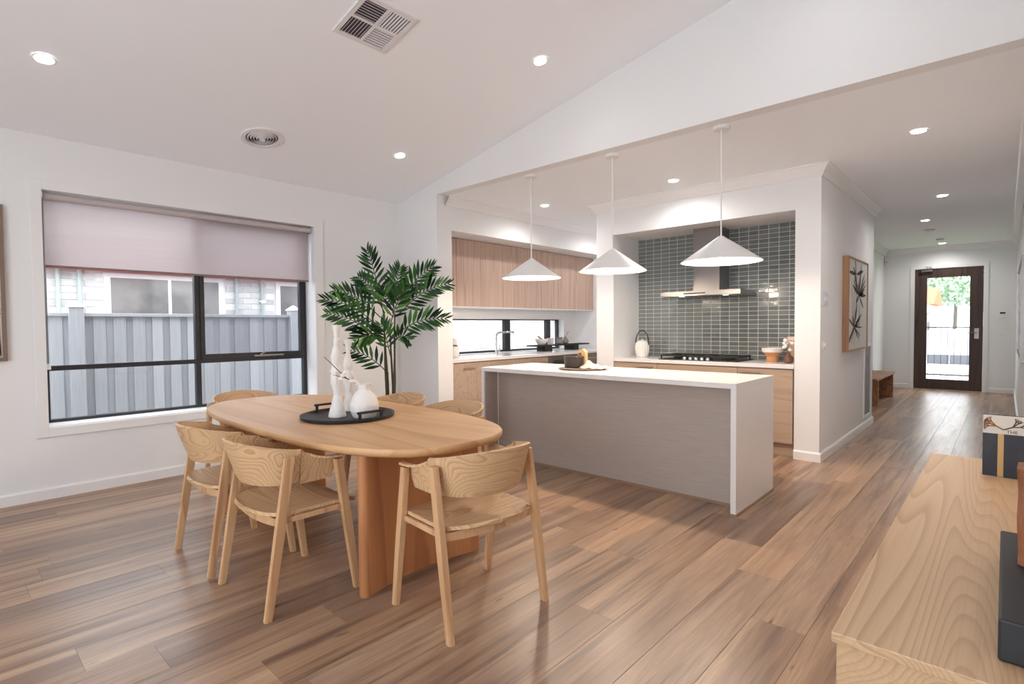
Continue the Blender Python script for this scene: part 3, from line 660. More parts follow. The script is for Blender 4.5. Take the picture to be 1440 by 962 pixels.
for x, y, lb in ((-2.538, 5.243, 'kitchen downlight in the flat ceiling in front of the cooktop recess'), (-4.206, 5.205, 'kitchen downlight in the flat ceiling beside the overhead cabinets'), (-.515, 5.225, 'hall downlight nearest the sideboard and dining area'), (-.566, 8.058, 'second hall downlight, beyond the wall picture'), (-.88, 9.831, 'third hall downlight above the timber bench'), (-.893, 12.869, 'hall downlight closest to the front door'), (-4.2, 6.9, 'added unseen downlight at the far end of the sink run')):  # the last one is unseen, added to light the niche end
    downlight(lb, x, y, False, 58 if x < -2 else 42)
# square ceiling register
sv = thing('ceiling_register', 'square four-way air register in the raked ceiling', 'vent', (-3.045, 2.03, rz(-3.045)))
sv.rotation_euler = (0, -math.atan(SL), 0)
M_VENT = mat('vent_plastic', (224, 221, 224), .5); M_VDARK = mat('vent_dark', (74, 62, 74), .7)  # dark colour of the flat duct sheets stands in for shade inside
bm = NB(); hw = .197
for b in ((-hw, hw, -hw, -.165), (-hw, hw, .165, hw), (-hw, -.165, -.165, .165), (.165, hw, -.165, .165), (-.009, .009, -.165, .165), (-.165, -.009, -.009, .009), (.009, .165, -.009, .009)):
    box(bm, b[0], b[1], b[2], b[3], -.012, 0)
obj('frame', bm, M_VENT, sv, world=False)
obj('duct_shade', box(NB(), -.166, .166, -.166, .166, -.003, -.001), M_VDARK, sv, world=False)
for qx, qy, ax in ((-1, -1, 'x'), (-1, 1, 'y'), (1, 1, 'x'), (1, -1, 'y')):
    for k in range(7):
        o_ = .02+k*.0215
        bm = NB()
        if ax == 'x':
            y_ = qy*o_; prism(bm, [(y_-qy*.003, -.003), (y_, -.003), (y_+qy*.005, -.011), (y_+qy*.002, -.011)], 'x', min(qx*.009, qx*.165), max(qx*.009, qx*.165))
        else:
            x_ = qx*o_; prism(bm, [(x_-qx*.003, -.003), (x_, -.003), (x_+qx*.005, -.011), (x_+qx*.002, -.011)], 'y', min(qy*.009, qy*.165), max(qy*.009, qy*.165))
        obj('slat', bm, M_VENT, sv, world=False)
# round ceiling vent
rv = thing('round_ceiling_vent', 'round concentric ring air vent in the raked ceiling', 'vent', (-4.707, 1.995, rz(-4.707)))
rv.rotation_euler = (0, -math.atan(SL), 0)
obj('flange', lathe(NB(), [(.17, 0), (.165, -.012), (.135, -.016), (.125, -.004)], (0, 0, 0), 40, cap=False), M_VENT, rv, True, world=False)
obj('duct_shade', lathe(NB(), [(.13, -.001), (.13, -.003)], (0, 0, 0), 32), M_VDARK, rv, world=False)
obj('centre_disc', lathe(NB(), [(.014, -.004), (.02, -.03), (.0001, -.034)], (0, 0, 0), 24), M_VENT, rv, True, world=False)
for k in range(5):
    r_ = .112-k*.022
    obj('ring', lathe(NB(), [(r_+.005, -.004), (r_-.001, -.016-.003*k), (r_-.004, -.016-.003*k), (r_+.002, -.004), (r_+.005, -.004)], (0, 0, 0), 36, cap=False), M_VENT, rv, True, world=False)

# ------------------------------------------------------------------ dining table
tb_ = thing('dining_table', 'oak dining table with rounded top and curved slab legs', 'table', (-3.18, 1.785, 0))
def sup(a, b, n, seg=96):
    out = []
    for k in range(seg):
        th = 2*math.pi*k/seg; c, s = math.cos(th), math.sin(th)
        out.append((a*math.copysign(abs(c)**(2/n), c), b*math.copysign(abs(s)**(2/n), s)))
    return out
bm = NB(); secs = []
for d, z in ((.10, .698), (.035, .704), (.010, .715), (.001, .728), (.0, .743), (.004, .75)):
    secs.append([(x-3.18, y+1.785, z) for x, y in sup(1.275-d, .556-d, 2.85)])
loft(bm, secs); obj('tabletop', bm, M_TABLE, tb_, True)
def pedestal(s):
    pts = []; n = 14; x_out = s*.925
    def cx(t): return x_out - s*.062*(1-(2*t-1)**2)
    for k in range(n+1): t = k/n; pts.append((cx(t)-3.18, 1.785-.362+.724*t+.0))
    inner = [(p[0]-s*.062, p[1]) for p in pts]
    cap1 = [(pts[-1][0]-s*.031+s*.031*math.cos(a), pts[-1][1]+.031*math.sin(a)) for a in [math.pi*k/8 for k in range(1, 8)]]
    cap0 = [(pts[0][0]-s*.031-s*.031*math.cos(a), pts[0][1]-.031*math.sin(a)) for a in [math.pi*k/8 for k in range(1, 8)]]
    poly = pts+cap1+inner[::-1]+cap0
    bm = NB(); loft(bm, [[(x, y, z) for x, y in poly] for z in (0, .699)])
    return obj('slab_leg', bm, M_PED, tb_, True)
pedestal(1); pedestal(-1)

# ------------------------------------------------------------------ dining chair
def make_chair():
    c = thing('dining_chair', '', 'chair')
    def leg(foot, top, tz, w0=.030, d0=.034, w1=.028, d1=.046):
        secs = []
        for f, z in ((0, 0), (.5, tz*.5), (1, tz)):
            x = foot[0]+(top[0]-foot[0])*f; y = foot[1]+(top[1]-foot[1])*f; w = (w0+(w1-w0)*f)/2; d = (d0+(d1-d0)*f)/2
            secs.append([(x-w, y-d, z), (x+w, y-d, z), (x+w, y+d, z), (x-w, y+d, z)])
        bm = loft(NB(), secs)
        es = [e for e in bm.edges if abs(e.verts[0].co.z-e.verts[1].co.z) > .1]
        bmesh.ops.bevel(bm, geom=es, offset=.005, segments=2, affect='EDGES')
        obj('leg', bm, M_LEG, c, True, world=False)
    for s in (-1, 1):
        leg((s*.277, .2225), (s*.268, .135), .668); leg((s*.272, -.2225), (s*.272, -.110), .715)
    # seat
    bm = NB(); nu, nv = 18, 26; rows = []
    def seat_pt(u, v):   # u -1..1, v 0 front..1 back
        v = 1-(1-v)**1.7; y = .235-.445*v; half = .252 if v < .5 else .252*max(0, 1-((v-.5)/.5)**5)**.5
        x = u*half
        z = .452-.012*math.cos(min(1, abs(u))*math.pi/2)*math.sin(math.pi*min(1, v*1.0))+.008*abs(u)**3-(.012*(1-v*6)**2 if v < .166 else 0)
        return Vector((x, y, z))
    rows = [[bm.verts.new(seat_pt(-1+2*i/nu, j/nv*.995)) for i in range(nu+1)] for j in range(nv+1)]
    for j in range(nv):
        for i in range(nu): bm.faces.new((rows[j][i], rows[j][i+1], rows[j+1][i+1], rows[j+1][i]))
    bmesh.ops.recalc_face_normals(bm, faces=bm.faces[:])
    bm.faces.ensure_lookup_table()
    if bm.faces[40].normal.z < 0: bmesh.ops.reverse_faces(bm, faces=bm.faces[:])
    bmesh.ops.solidify(bm, geom=bm.faces[:], thickness=.016)
    obj('seat', bm, M_CHAIR, c, True, world=False)
    # aprons
    bm = NB(); secs = []
    for k in range(11):
        u = -1+2*k/10; y = -.145-.02*(1-u*u); x = u*.258; h = .038-.012*abs(u)**2
        secs.append([(x, y-.009, .428-h), (x, y+.009, .428-h), (x, y+.009, .434), (x, y-.009, .434)])
    loft(bm, secs); obj('rear_apron', bm, M_LEG, c, True, world=False)
    obj('front_apron', box(NB(), -.262, .262, .15, .17, .395, .432, bev=.003), M_LEG, c, world=False)
    for s in (-1, 1): obj('side_rail', box(NB(), s*.262-.008, s*.262+.008, -.15, .165, .415, .44, bev=.003), M_LEG, c, world=False)
    # back shell
    bm = NB(); n = 30; m_ = 6; rows = []
    for j in range(m_+1):
        v = j/m_; row = []
        for k in range(n+1):
            th = math.pi*k/n; cs, sn = math.cos(th), math.sin(th)
            a = .232+.030*v; B = .165+.072*v**.9; y0 = -.05+.0*v
            zt = .738+.042*abs(sn)**1.1; zb = .572+.012*(1-abs(sn)); 
            row.append(bm.verts.new((a*cs, y0-B*abs(sn)**.95, zb+(zt-zb)*v)))
        rows.append(row)
    for j in range(m_):
        for k in range(n): bm.faces.new((rows[j][k], rows[j][k+1], rows[j+1][k+1], rows[j+1][k]))
    bmesh.ops.recalc_face_normals(bm, faces=bm.faces[:]); bmesh.ops.solidify(bm, geom=bm.faces[:], thickness=.013)
    obj('backrest', bm, M_CHAIR, c, True, world=False)
    for s in (-1, 1):
        bm = NB(); rows = []
        prof = [(.232, .572), (.240, .62), (.248, .656), (.252, .672), (.258, .676), (.270, .677), (.284, .676)]
        for t in [k/10 for k in range(11)]:
            row = []
            for q, (x, z) in enumerate(prof):
                v = min(1, q/3)
                yf = .112+.052*v; y = -.042+(yf+.042)*t
                zt = z+(.738-.672)*(1-t)**3.6*(max(0, (z-.572)/.100) if q <= 3 else 1)
                xx = x if q <= 3 else .252+(x-.252)*max(0, min(1, (t-.25)/.5))
                zz = zt if q <= 3 else zt-(z-.672)*(1-max(0, min(1, (t-.25)/.5)))
                row.append(bm.verts.new((s*xx, y, zz)))
            rows.append(row)
        for i in range(10):
            for q in range(len(prof)-1): bm.faces.new((rows[i][q], rows[i+1][q], rows[i+1][q+1], rows[i][q+1]))
        bmesh.ops.remove_doubles(bm, verts=bm.verts[:], dist=.0004)
        bmesh.ops.recalc_face_normals(bm, faces=bm.faces[:]); bmesh.ops.solidify(bm, geom=bm.faces[:], thickness=.011)
        obj('armrest', bm, M_CHAIR, c, True, world=False)
    return c
ch0 = make_chair()
a3 = math.atan2(.049, -.442)-math.pi/2
spots = [(-3.341, 1.207, 0, 'oak armchair on the near side of the table, closer to the window'), (-2.677, 1.222, 0, 'oak armchair on the near side of the table, closer to the slab leg'),
         (-1.857, 1.724, a3, 'oak armchair at the table end facing away from the island'), (-3.47, 2.372, math.pi, 'oak armchair on the far side of the table in front of the palm'),
         (-2.81, 2.352, math.pi, 'oak armchair on the far side of the table, nearest the island'), (-4.505, 1.775, -math.pi/2, 'oak armchair at the table end below the window')]
for k, (x, y, a, lb) in enumerate(spots):
    if k == 0:
        ch0.location = (x, y, 0); ch0.rotation_euler = (0, 0, a); ch0['label'] = lb; ch0['group'] = 'oak armchairs around the dining table'
    else: dup(ch0, (x, y, 0), a, lb, 'oak armchairs around the dining table')
# tray with vases
ty = thing('round_tray', 'black round tray with two handles on the dining table', 'tray', (-3.03, 1.78, .75))
M_TRAY = mat('black_timber_tray', (34, 34, 37), .55); noise_bump(M_TRAY, 40, .2, .003)
obj('tray_base', lathe(NB(), [(.27, 0), (.28, .004), (.285, .022), (.278, .024), (.270, .009), (.0001, .008)], (-3.03, 1.78, .75), 56), M_TRAY, ty, True)
for s in (-1, 1):
    bm = NB(); x = -3.03+s*.255
    box(bm, x-.007, x+.007, 1.70, 1.714, .76, .80); box(bm, x-.007, x+.007, 1.846, 1.86, .76, .80); box(bm, x-.008, x+.008, 1.692, 1.868, .80, .813)
    obj('handle', bm, M_TRAY, ty)
def vase(name, lb, cx, cy, prof, par=None, wob=.0):
    v = thing(name, lb, 'vase', (cx, cy, .7595))
    fine = []
    for (r0, z0), (r1, z1) in zip(prof, prof[1:]): fine += [(r0+(r1-r0)*q/3, z0+(z1-z0)*q/3) for q in range(3)]
    fine.append(prof[-1])
    from mathutils import noise
    def lump(a, r, z):
        p = Vector((math.cos(a)*r*38+cx*50, math.sin(a)*r*38, z*34)); return r+(.0055*noise.noise(p)+.003*noise.noise(p*2.3))*min(1, z*30+.1)
    bm = lathe(NB(), fine, (cx, cy, .7595), 36, lump)
    if wob:
        for q in bm.verts:
            h = q.co.z-.758; q.co.x += wob*math.sin(h*13)*min(1, h*4); q.co.y += wob*.6*math.cos(h*11)*min(1, h*4)
    obj('body', bm, M_PLASTER, v, True); return v
vase('tall_vase', 'taller slim white ceramic vase on the black tray', -3.03, 1.707, [(.052, 0), (.053, .006), (.042, .05), (.028, .11), (.022, .14), (.026, .17), (.034, .21), (.033, .27), (.025, .31), (.022, .34), (.029, .37), (.024, .40), (.016, .44), (.02, .47), (.016, .49), (.023, .535), (.031, .565), (.026, .565), (.014, .5)], wob=.006)
vase('slim_vase', 'shorter slim white ceramic vase behind the round pot', -3.2, 1.89, [(.048, 0), (.048, .006), (.036, .06), (.024, .12), (.03, .17), (.036, .22), (.028, .27), (.034, .30), (.022, .34), (.014, .38), (.018, .43), (.03, .468), (.025, .468), (.012, .41)], wob=.005)
pv = vase('round_pot', 'round white textured pot with a dark blossom twig', -2.875, 1.80, [(.06, 0), (.066, .005), (.084, .045), (.086, .085), (.07, .125), (.045, .155), (.034, .17), (.036, .19), (.044, .205), (.036, .205), (.024, .17)])
obj('twig', tube(NB(), [(-2.875, 1.80, .93), (-2.90, 1.77, .965), (-2.935, 1.72, 1.0), (-2.965, 1.66, 1.07), (-3.0, 1.61, 1.135)], .0045, 6, .002), mat('dark_twig', (66, 52, 48), .7), pv)
obj('side_twig', tube(NB(), [(-2.935, 1.72, 1.0), (-2.965, 1.68, 1.015), (-2.99, 1.64, 1.035)], .003, 6, .0015), MATS['dark_twig'], pv)
random.seed(5)
for p in ((-2.92, 1.74, .985), (-2.945, 1.70, 1.02), (-2.955, 1.69, 1.0), (-2.90, 1.77, .968), (-2.94, 1.71, 1.035), (-2.975, 1.66, 1.03), (-2.905, 1.755, .985)):
    bm = NB(); bmesh.ops.create_icosphere(bm, subdivisions=2, radius=.013)
    for v in bm.verts: v.co = v.co*(1+.3*math.sin(5*math.atan2(v.co.y, v.co.x)))
    bmesh.ops.translate(bm, verts=bm.verts[:], vec=p); obj('blossom', bm, MATS['blossom_white'], pv, True)

# ------------------------------------------------------------------ palm
PX, PY = -4.64, 3.21
pl = thing('potted_palm', 'tall green palm in the corner beside the dining window', 'palm', (PX, PY, 0))
obj('pot', lathe(NB(), [(.13, 0), (.14, .01), (.17, .3), (.175, .32), (.16, .32), (.155, .29), (.0001, .285)], (PX, PY, 0), 32), mat('pot_grey', (96, 92, 90), .7), pl, True)
UR = Vector((.737, .676, 0)); UW = Vector((-.676, .737, 0))
def P3(px_, py_, wd_): 
    return Vector((PX, PY, 0))+UR*((px_-548)*.00727)+UW*wd_+Vector((0, 0, 1.31+(459-py_)*.00727))
random.seed(11)
lm = NB()
prof = [(0, .10), (.18, .62), (.42, 1), (.68, .8), (.88, .35), (1, 0)]
L_, W_ = 1.0, .10
rows = []
for f, w_ in prof:
    rows.append((lm.verts.new((f*L_, -w_*W_, .035*math.sin(f*3)*1-.02*w_)), lm.verts.new((f*L_, 0, .035*math.sin(f*3)+.03*w_)), lm.verts.new((f*L_, w_*W_, .035*math.sin(f*3)-.02*w_))))
for a, b in zip(rows, rows[1:]):
    lm.faces.new((a[0], a[1], b[1], b[0])); lm.faces.new((a[1], a[2], b[2], b[1]))
bmesh.ops.solidify(lm, geom=lm.faces[:], thickness=.008)
lme = bpy.data.meshes.new('leaflet'); lm.to_mesh(lme); lm.free(); lme.materials.append(M_LEAF)
for p in lme.polygons: p.use_smooth = True
fr = [((540, 440), (516, 350), .05, 22), ((542, 440), (501, 387), .12, 20), ((536, 446), (473, 407), -.02, 24), ((540, 465), (462, 420), -.12, 24), ((537, 482), (457, 439), .06, 24), ((542, 470), (505, 478), -.15, 16),
      ((553, 440), (562, 374), .1, 20), ((558, 435), (611, 374), .02, 22), ((558, 445), (634, 400), -.1, 26), ((556, 470), (629, 448), -.05, 22), ((554, 480), (580, 476), -.18, 14), ((546, 525), (496, 491), -.1, 16), ((546, 440), (545, 408), -.1, 14), ((549, 500), (540, 455), -.12, 16), ((548, 460), (575, 405), -.14, 20)]
for k, ((bx, by), (tx, ty_), dw, nl) in enumerate(fr):
    A = P3(bx, by, 0); B = P3(tx, ty_, dw); d = B-A; ln = d.length
    lift = .10*ln if k not in (5, 10) else .04
    pts = [A+d*t_+Vector((0, 0, lift*math.sin(math.pi*t_)*1.1)) for t_ in [q/10 for q in range(11)]]
    fo = obj('frond', tube(NB(), pts, .006, 6, .002), M_STEM if k % 3 else M_LEAF, pl)
    view = Vector((PX, PY, 1.4))-Vector((0, 0, 1.31)); view.normalize()
    for q in range(nl):
        sd = 1 if q % 2 else -1; t_ = .16+.84*(q//2+.5)/(nl/2)
        i0 = min(9, int(t_*10)); f = t_*10-i0; pos = pts[i0].lerp(pts[i0+1], f); tan = (pts[i0+1]-pts[i0]).normalized()
        side = tan.cross(view).normalized()*sd; nrm = tan.cross(side)
        dirv = (tan*(.55+.5*t_)+side*(1.05-.55*t_)+view*random.uniform(-.35, .35)+Vector((0, 0, random.uniform(-.12, .06)))).normalized()
        X = dirv; Z = (view*-1+Vector((random.uniform(-.4, .4), random.uniform(-.4, .4), random.uniform(-.2, .5)))); Z = (Z-X*Z.dot(X)).normalized(); Y = Z.cross(X)
        ll = (.185*math.sin(math.pi*min(1, .22+.62*t_)))*random.uniform(.85, 1.12)
        o = bpy.data.objects.new('leaflet', lme); COL.objects.link(o); o.parent = fo
        mm = Matrix((X, Y, Z)).transposed().to_4x4() @ Matrix.Scale(ll, 4); mm.translation = pos-Vector((PX, PY, 0)); o.matrix_local = mm
for b, tops in (((-.03, .0), (540, 440)), ((.03, .01), (556, 440)), ((0, .03), (549, 455)), ((.05, -.02), (556, 475)), ((-.05, -.02), (541, 480))):
    A = Vector((PX+b[0], PY+b[1], .28)); B = P3(tops[0], tops[1], 0)
    obj('stem', tube(NB(), [A, A.lerp(B, .4)+UR*.01, A.lerp(B, .75), B], .014, 8, .007), M_STEM, pl, True)

# ------------------------------------------------------------------ sideboard and the things on it
sb = thing('sideboard', 'long low ash sideboard along the right wall', 'sideboard', (-.1, 2.98, 0))
boxpart('top', M_UNIT, sb, -.335, .138, 1.63, 4.32, .452, .48, bev=.003)
boxpart('end_panel', M_UNIT, sb, -.325, .138, 1.645, 1.67, .02, .452); boxpart('end_panel', M_UNIT, sb, -.325, .138, 4.28, 4.305, .02, .452)
boxpart('carcass', M_UNIT, sb, -.305, .138, 1.67, 4.28, .03, .452)
for k in range(4): boxpart('drawer_front', M_UNIT, sb, -.325, -.306, 1.673+k*.6525, 1.673+(k+1)*.6525-.004, .035, .448, bev=.001)
boxpart('plinth', M_BLACK, sb, -.29, .138, 1.66, 4.29, 0, .02)
bk = thing('coffee_table_book', 'navy book standing upright with gold stripe and coral picture', 'book', (.03, 3.88, .48))
boxpart('page_block', M_WHITE, bk, -.078, .130, 3.884, 3.908, .483, .806)
boxpart('navy_cover', mat('navy_cover_print', (36, 40, 54), .45), bk, -.083, .134, 3.876, 3.882, .48, .711, bev=.001); tint(MATS['navy_cover_print'], (56, 62, 68), 9, .5, .75)
boxpart('white_cover', mat('coral_cover_print', (220, 216, 210), .5), bk, -.083, .134, 3.876, 3.882, .711, .809, bev=.001)
boxpart('gold_stripe', mat('gold_foil', (188, 156, 104), .4, metal=.4), bk, -.022, .002, 3.8745, 3.8762, .481, .711)
boxpart('back_cover', MATS['navy_cover_print'], bk, -.083, .134, 3.910, 3.914, .48, .809)
bm = NB()
random.seed(2)
def coral(p, ang, ln, dep):
    q = (p[0]+ln*math.cos(ang), p[1]+ln*math.sin(ang))
    q = (max(-.08, min(.13, q[0])), max(.715, min(.805, q[1])))
    tube(bm, [(p[0], 3.8755, p[1]), (q[0], 3.8755, q[1])], .0022+.0006*dep, 5)
    if dep:
        for s in (-.5, .15, .6): coral(q, ang+s+random.uniform(-.2, .2), ln*.72, dep-1)
coral((.0, .735), 2.6, .035, 3); obj('coral_print', bm, mat('coral_gold', (150, 108, 62), .5), bk)
bm = NB(); bm2 = bm; coral((.0, .735), .45, .04, 2); obj('branch_print', bm, mat('branch_dark', (92, 74, 58), .6), bk)
fc = bpy.data.curves.new('title', 'FONT'); fc.body = 'THE'; fc.size = .024; fc.extrude = .0006
fo = bpy.data.objects.new('title_tmp', fc); COL.objects.link(fo)
me = bpy.data.meshes.new_from_object(fo.evaluated_get(bpy.context.evaluated_depsgraph_get())); bpy.data.objects.remove(fo)
to = bpy.data.objects.new('title_text', me); COL.objects.link(to); me.materials.clear(); me.materials.append(M_BLACK); to.parent = bk
to.rotation_euler = (R(90), 0, 0); to.location = Vector((.012, 3.8752, .717))-bk.location
bb = thing('black_box', 'matt black box lying on the near end of the sideboard', 'box', (.065, 2.14, .48))
boxpart('case', mat('matt_black_case', (30, 32, 38), .55), bb, -.003, .136, 1.755, 2.52, .481, .585, bev=.006); noise_bump(MATS['matt_black_case'], 120, .1)
wsx = thing('timber_sculpture', 'rustic reddish timber slab sculpture standing on the black box', 'sculpture', (.085, 2.24, .585))
bm = NB(); secs = []
for f in range(9):
    z = .586+f*.036; wv = .006*math.sin(f*1.3)
    secs.append([(.036-.004*f/8+wv*.3, 2.18+wv, z), (.134, 2.17, z), (.134, 2.30-wv, z), (.04-.004*f/8, 2.30+wv, z)])
loft(bm, secs); es = [e for e in bm.edges if abs(e.verts[0].co.z-e.verts[1].co.z) > .02]; bmesh.ops.bevel(bm, geom=es, offset=.006, segments=2, affect='EDGES')
obj('slab', bm, M_RUSTIC, wsx, True)
kb = thing('black_bead', 'glossy black round ornament on top of the timber sculpture', 'ornament', (.10, 2.26, .874))
obj('ball', lathe(NB(), [(.006, 0), (.026, .008), (.034, .026), (.026, .045), (.008, .052)], (.10, 2.26, .8745), 20), mat('gloss_black', (22, 18, 20), .2), kb, True)

# ------------------------------------------------------------------ wall pictures, hall fittings
pc = thing('line_art_picture', 'framed cream line drawing at the left picture edge beside the window', 'picture', (-5.43, -.2, 1.65))
M_FR = mat('taupe_frame', (128, 106, 92), .5)
for b in ((-.85, .41, 1.08, 1.105), (-.85, .41, 2.2, 2.225), (-.85, -.825, 1.105, 2.2), (.385, .41, 1.105, 2.2)): boxpart('frame_bar', M_FR, pc, WX, WX+.035, b[0], b[1], b[2], b[3], bev=.002)
boxpart('canvas', mat('cream_canvas', (206, 198, 186), .8), pc, WX+.002, WX+.018, -.825, .385, 1.105, 2.2)
bm = NB()
for pts in ([(.38, 1.43), (.1, 1.42), (-.3, 1.5), (-.8, 1.45)], [(.38, 1.455), (.0, 1.47), (-.5, 1.4), (-.8, 1.5)], [(.372, 2.19), (.36, 1.6), (.374, 1.12)], [(.1, 1.42), (-.1, 1.9), (-.4, 2.0), (-.5, 1.5)]):
    tube(bm, [(WX+.019, y, z) for y, z in pts], .004, 5)
obj('ink_lines', bm, M_BLACK, pc)
hp = thing('botanical_picture', 'white canvas of dark botanical strokes in a deep timber frame', 'picture', (HX, 7.1, 1.5))
for b in ((6.58, 6.60, 1.013, 2.022), (7.63, 7.65, 1.013, 2.022), (6.60, 7.63, 1.013, 1.03), (6.60, 7.63, 2.005, 2.022)): boxpart('frame_bar', M_FRAMEW, hp, HX+.001, HX+.062, b[0], b[1], b[2], b[3], bev=.002)
boxpart('canvas', mat('white_canvas', (214, 212, 207), .8), hp, HX+.002, HX+.052, 6.60, 7.63, 1.03, 2.005)
bm = NB(); random.seed(9)
def petal(y, z, ln, ang, w_):
    pts = []
    for f in range(9):
        t_ = f/8; hw_ = w_*math.sin(math.pi*t_)**.8+.0008
        pts.append((y+ln*t_*math.cos(ang), z+ln*t_*math.sin(ang), hw_))
    A = [bm.verts.new((HX+.0535, p[0]-p[2]*math.sin(ang), p[1]+p[2]*math.cos(ang))) for p in pts]; B = [bm.verts.new((HX+.0535, p[0]+p[2]*math.sin(ang), p[1]-p[2]*math.cos(ang))) for p in pts]
    for q_ in A+B: q_.co.y = max(6.61, min(7.62, q_.co.y)); q_.co.z = max(1.035, min(1.995, q_.co.z))
    for k in range(8): bm.faces.new((A[k], A[k+1], B[k+1], B[k]))
for cy, cz_, n_ in ((7.15, 1.62, 16), (6.9, 1.27, 14), (7.0, 1.85, 6)):
    for k in range(n_): petal(cy, cz_, random.uniform(.14, .46), random.uniform(0, 6.28), random.uniform(.005, .026))
for k in range(6): petal(random.uniform(6.75, 7.4), 1.05, random.uniform(.5, .85), R(90)+random.uniform(-.15, .15), .004)
obj('painted_strokes', bm, mat('dark_ink', (72, 68, 62), .8), hp)
rg = thing('return_air_grille', 'tall white louvred return air grille low on the hall wall', 'grille', (HX, 8.0, .13))
for b in ((7.76, 7.80, .13, 1.055), (8.19, 8.23, .13, 1.055), (7.80, 8.19, .13, .165), (7.80, 8.19, 1.02, 1.055)): boxpart('frame_bar', M_TRIM, rg, HX, HX+.014, b[0], b[1], b[2], b[3], bev=.002)
boxpart('duct_backing', mat('grille_mesh', (150, 146, 156), .7), rg, HX+.0005, HX+.002, 7.80, 8.19, .165, 1.02)
bm = NB()
for k in range(42): prism(bm, [(HX+.002, .17+k*.0203), (HX+.012, .162+k*.0203+.016), (HX+.012, .162+k*.0203+.019), (HX+.002, .173+k*.0203)], 'y', 7.80, 8.19)
o = obj('louvres', bm, M_TRIM, rg); o['kind'] = 'stuff'
sw = thing('light_switch', 'white light switch panel on the hall corner wall', 'switch', (HX, 5.84, 1.54))
for y0, y1, z0, z1 in ((5.76, 5.84, 1.485, 1.61), (5.85, 5.93, 1.49, 1.60)):
    p_ = boxpart('plate', mat('switch_plastic', (206, 208, 218), .4) if 'switch_plastic' not in MATS else MATS['switch_plastic'], sw, HX, HX+.01, y0, y1, z0, z1, bev=.003); boxpart('rocker', M_TRIM, p_, HX+.01, HX+.014, y0+.025, y1-.025, z0+.04, z1-.04)
po = thing('wall_dial', 'small round white control dial below the switch panel', 'switch', (HX, 5.8, 1.1))
boxpart('plate', M_WHITE, po, HX, HX+.008, 5.765, 5.84, 1.065, 1.135, bev=.003); bm = lathe(NB(), [(.022, 0), (.02, .012), (.0001, .013)], (0, 0, 0), 20)
bmesh.ops.rotate(bm, verts=bm.verts[:], cent=(0, 0, 0), matrix=Matrix.Rotation(R(90), 3, 'Y')); bmesh.ops.translate(bm, verts=bm.verts[:], vec=(HX+.008, 5.80, 1.1)); obj('dial', bm, M_TRIM, po, True)
ic = thing('door_intercom', 'white intercom with black screen on the entry wall', 'intercom', (-.04, 13.35, 1.45))
boxpart('housing', M_WHITE, ic, -.085, .0, 13.325, 13.35, 1.385, 1.50, bev=.004); boxpart('screen', M_BLACK, ic, -.08, -.005, 13.322, 13.326, 1.462, 1.492)
s2 = thing('entry_switch', 'white switch plate on the entry wall below the intercom', 'switch', (-.06, 13.35, 1.12))
pp = boxpart('plate', M_WHITE, s2, -.115, .005, 13.338, 13.35, 1.085, 1.155, bev=.003)
for k in range(2): boxpart('rocker', M_TRIM, s2, -.095+k*.05, -.065+k*.05, 13.335, 13.339, 1.10, 1.14)
ms = thing('motion_sensor', 'small white motion sensor high in the entry corner', 'sensor', (-1.79, 13.3, 2.56))
boxpart('shell', M_WHITE, ms, -1.84, -1.775, 13.27, 13.345, 2.5, 2.62, bev=.01); boxpart('eye', mat('sensor_eye', (190, 188, 188), .3), ms, -1.825, -1.79, 13.266, 13.271, 2.53, 2.57, bev=.002)
for x, y, r_, lb in ((-.916, 10.854, .07, 'white smoke alarm on the hall ceiling above the bench'), (-.876, 12.187, .06, 'white ceiling speaker near the front door')):
    sm = thing('smoke_alarm' if 'smoke' in lb else 'ceiling_speaker', lb, 'smoke alarm' if 'smoke' in lb else 'speaker', (x, y, CZ))
    obj('housing', lathe(NB(), [(r_, 0), (r_, -.014), (r_*.8, -.032), (.0001, -.034)], (x, y, CZ), 24), M_WHITE, sm, True)
    obj('band', lathe(NB(), [(r_*1.005, -.006), (r_*1.005, -.01)], (x, y, CZ), 24, cap=False), M_VDARK, sm)
# hall bench
hb_ = thing('hall_bench', 'timber slab bench against the hall wall before the front door', 'bench', (-1.62, 10.8, 0))
boxpart('seat', M_BENCHW, hb_, -1.80, -1.44, 9.86, 11.70, .41, .45, bev=.004); boxpart('leg', M_BENCHW, hb_, -1.79, -1.45, 10.02, 10.06, 0, .41); boxpart('leg', M_BENCHW, hb_, -1.79, -1.45, 11.52, 11.56, 0, .41)
bg_ = thing('bead_garland', 'dark wooden bead garland standing on the near end of the bench', 'ornament', (-1.60, 10.25, .45))
for k in range(8):
    a = k*.9; bm = NB(); bmesh.ops.create_uvsphere(bm, u_segments=12, v_segments=8, radius=.03-.001*k)
    bmesh.ops.translate(bm, verts=bm.verts[:], vec=(-1.60+.015*math.sin(a), 10.25+.03*math.cos(a), .478+k*.033)); obj('bead', bm, mat('dark_bead', (74, 62, 56), .5) if k == 0 else MATS['dark_bead'], bg_, True)
# silver framed mirror on the right hall wall
mi = thing('framed_mirror', 'dark mirror in a silver frame on the right hall wall', 'mirror', (.14, 8.9, 1.45))
for b in ((7.6, 7.63, .9, 2.0), (10.2, 10.23, .9, 2.0), (7.63, 10.2, .9, .93), (7.63, 10.2, 1.97, 2.0)): boxpart('frame_bar', M_STEEL, mi, .112, .14, b[0], b[1], b[2], b[3])
boxpart('mirror_face', mat('dark_mirror', (40, 42, 44), .08, metal=.6), mi, .122, .138, 7.63, 10.2, .93, 1.97)

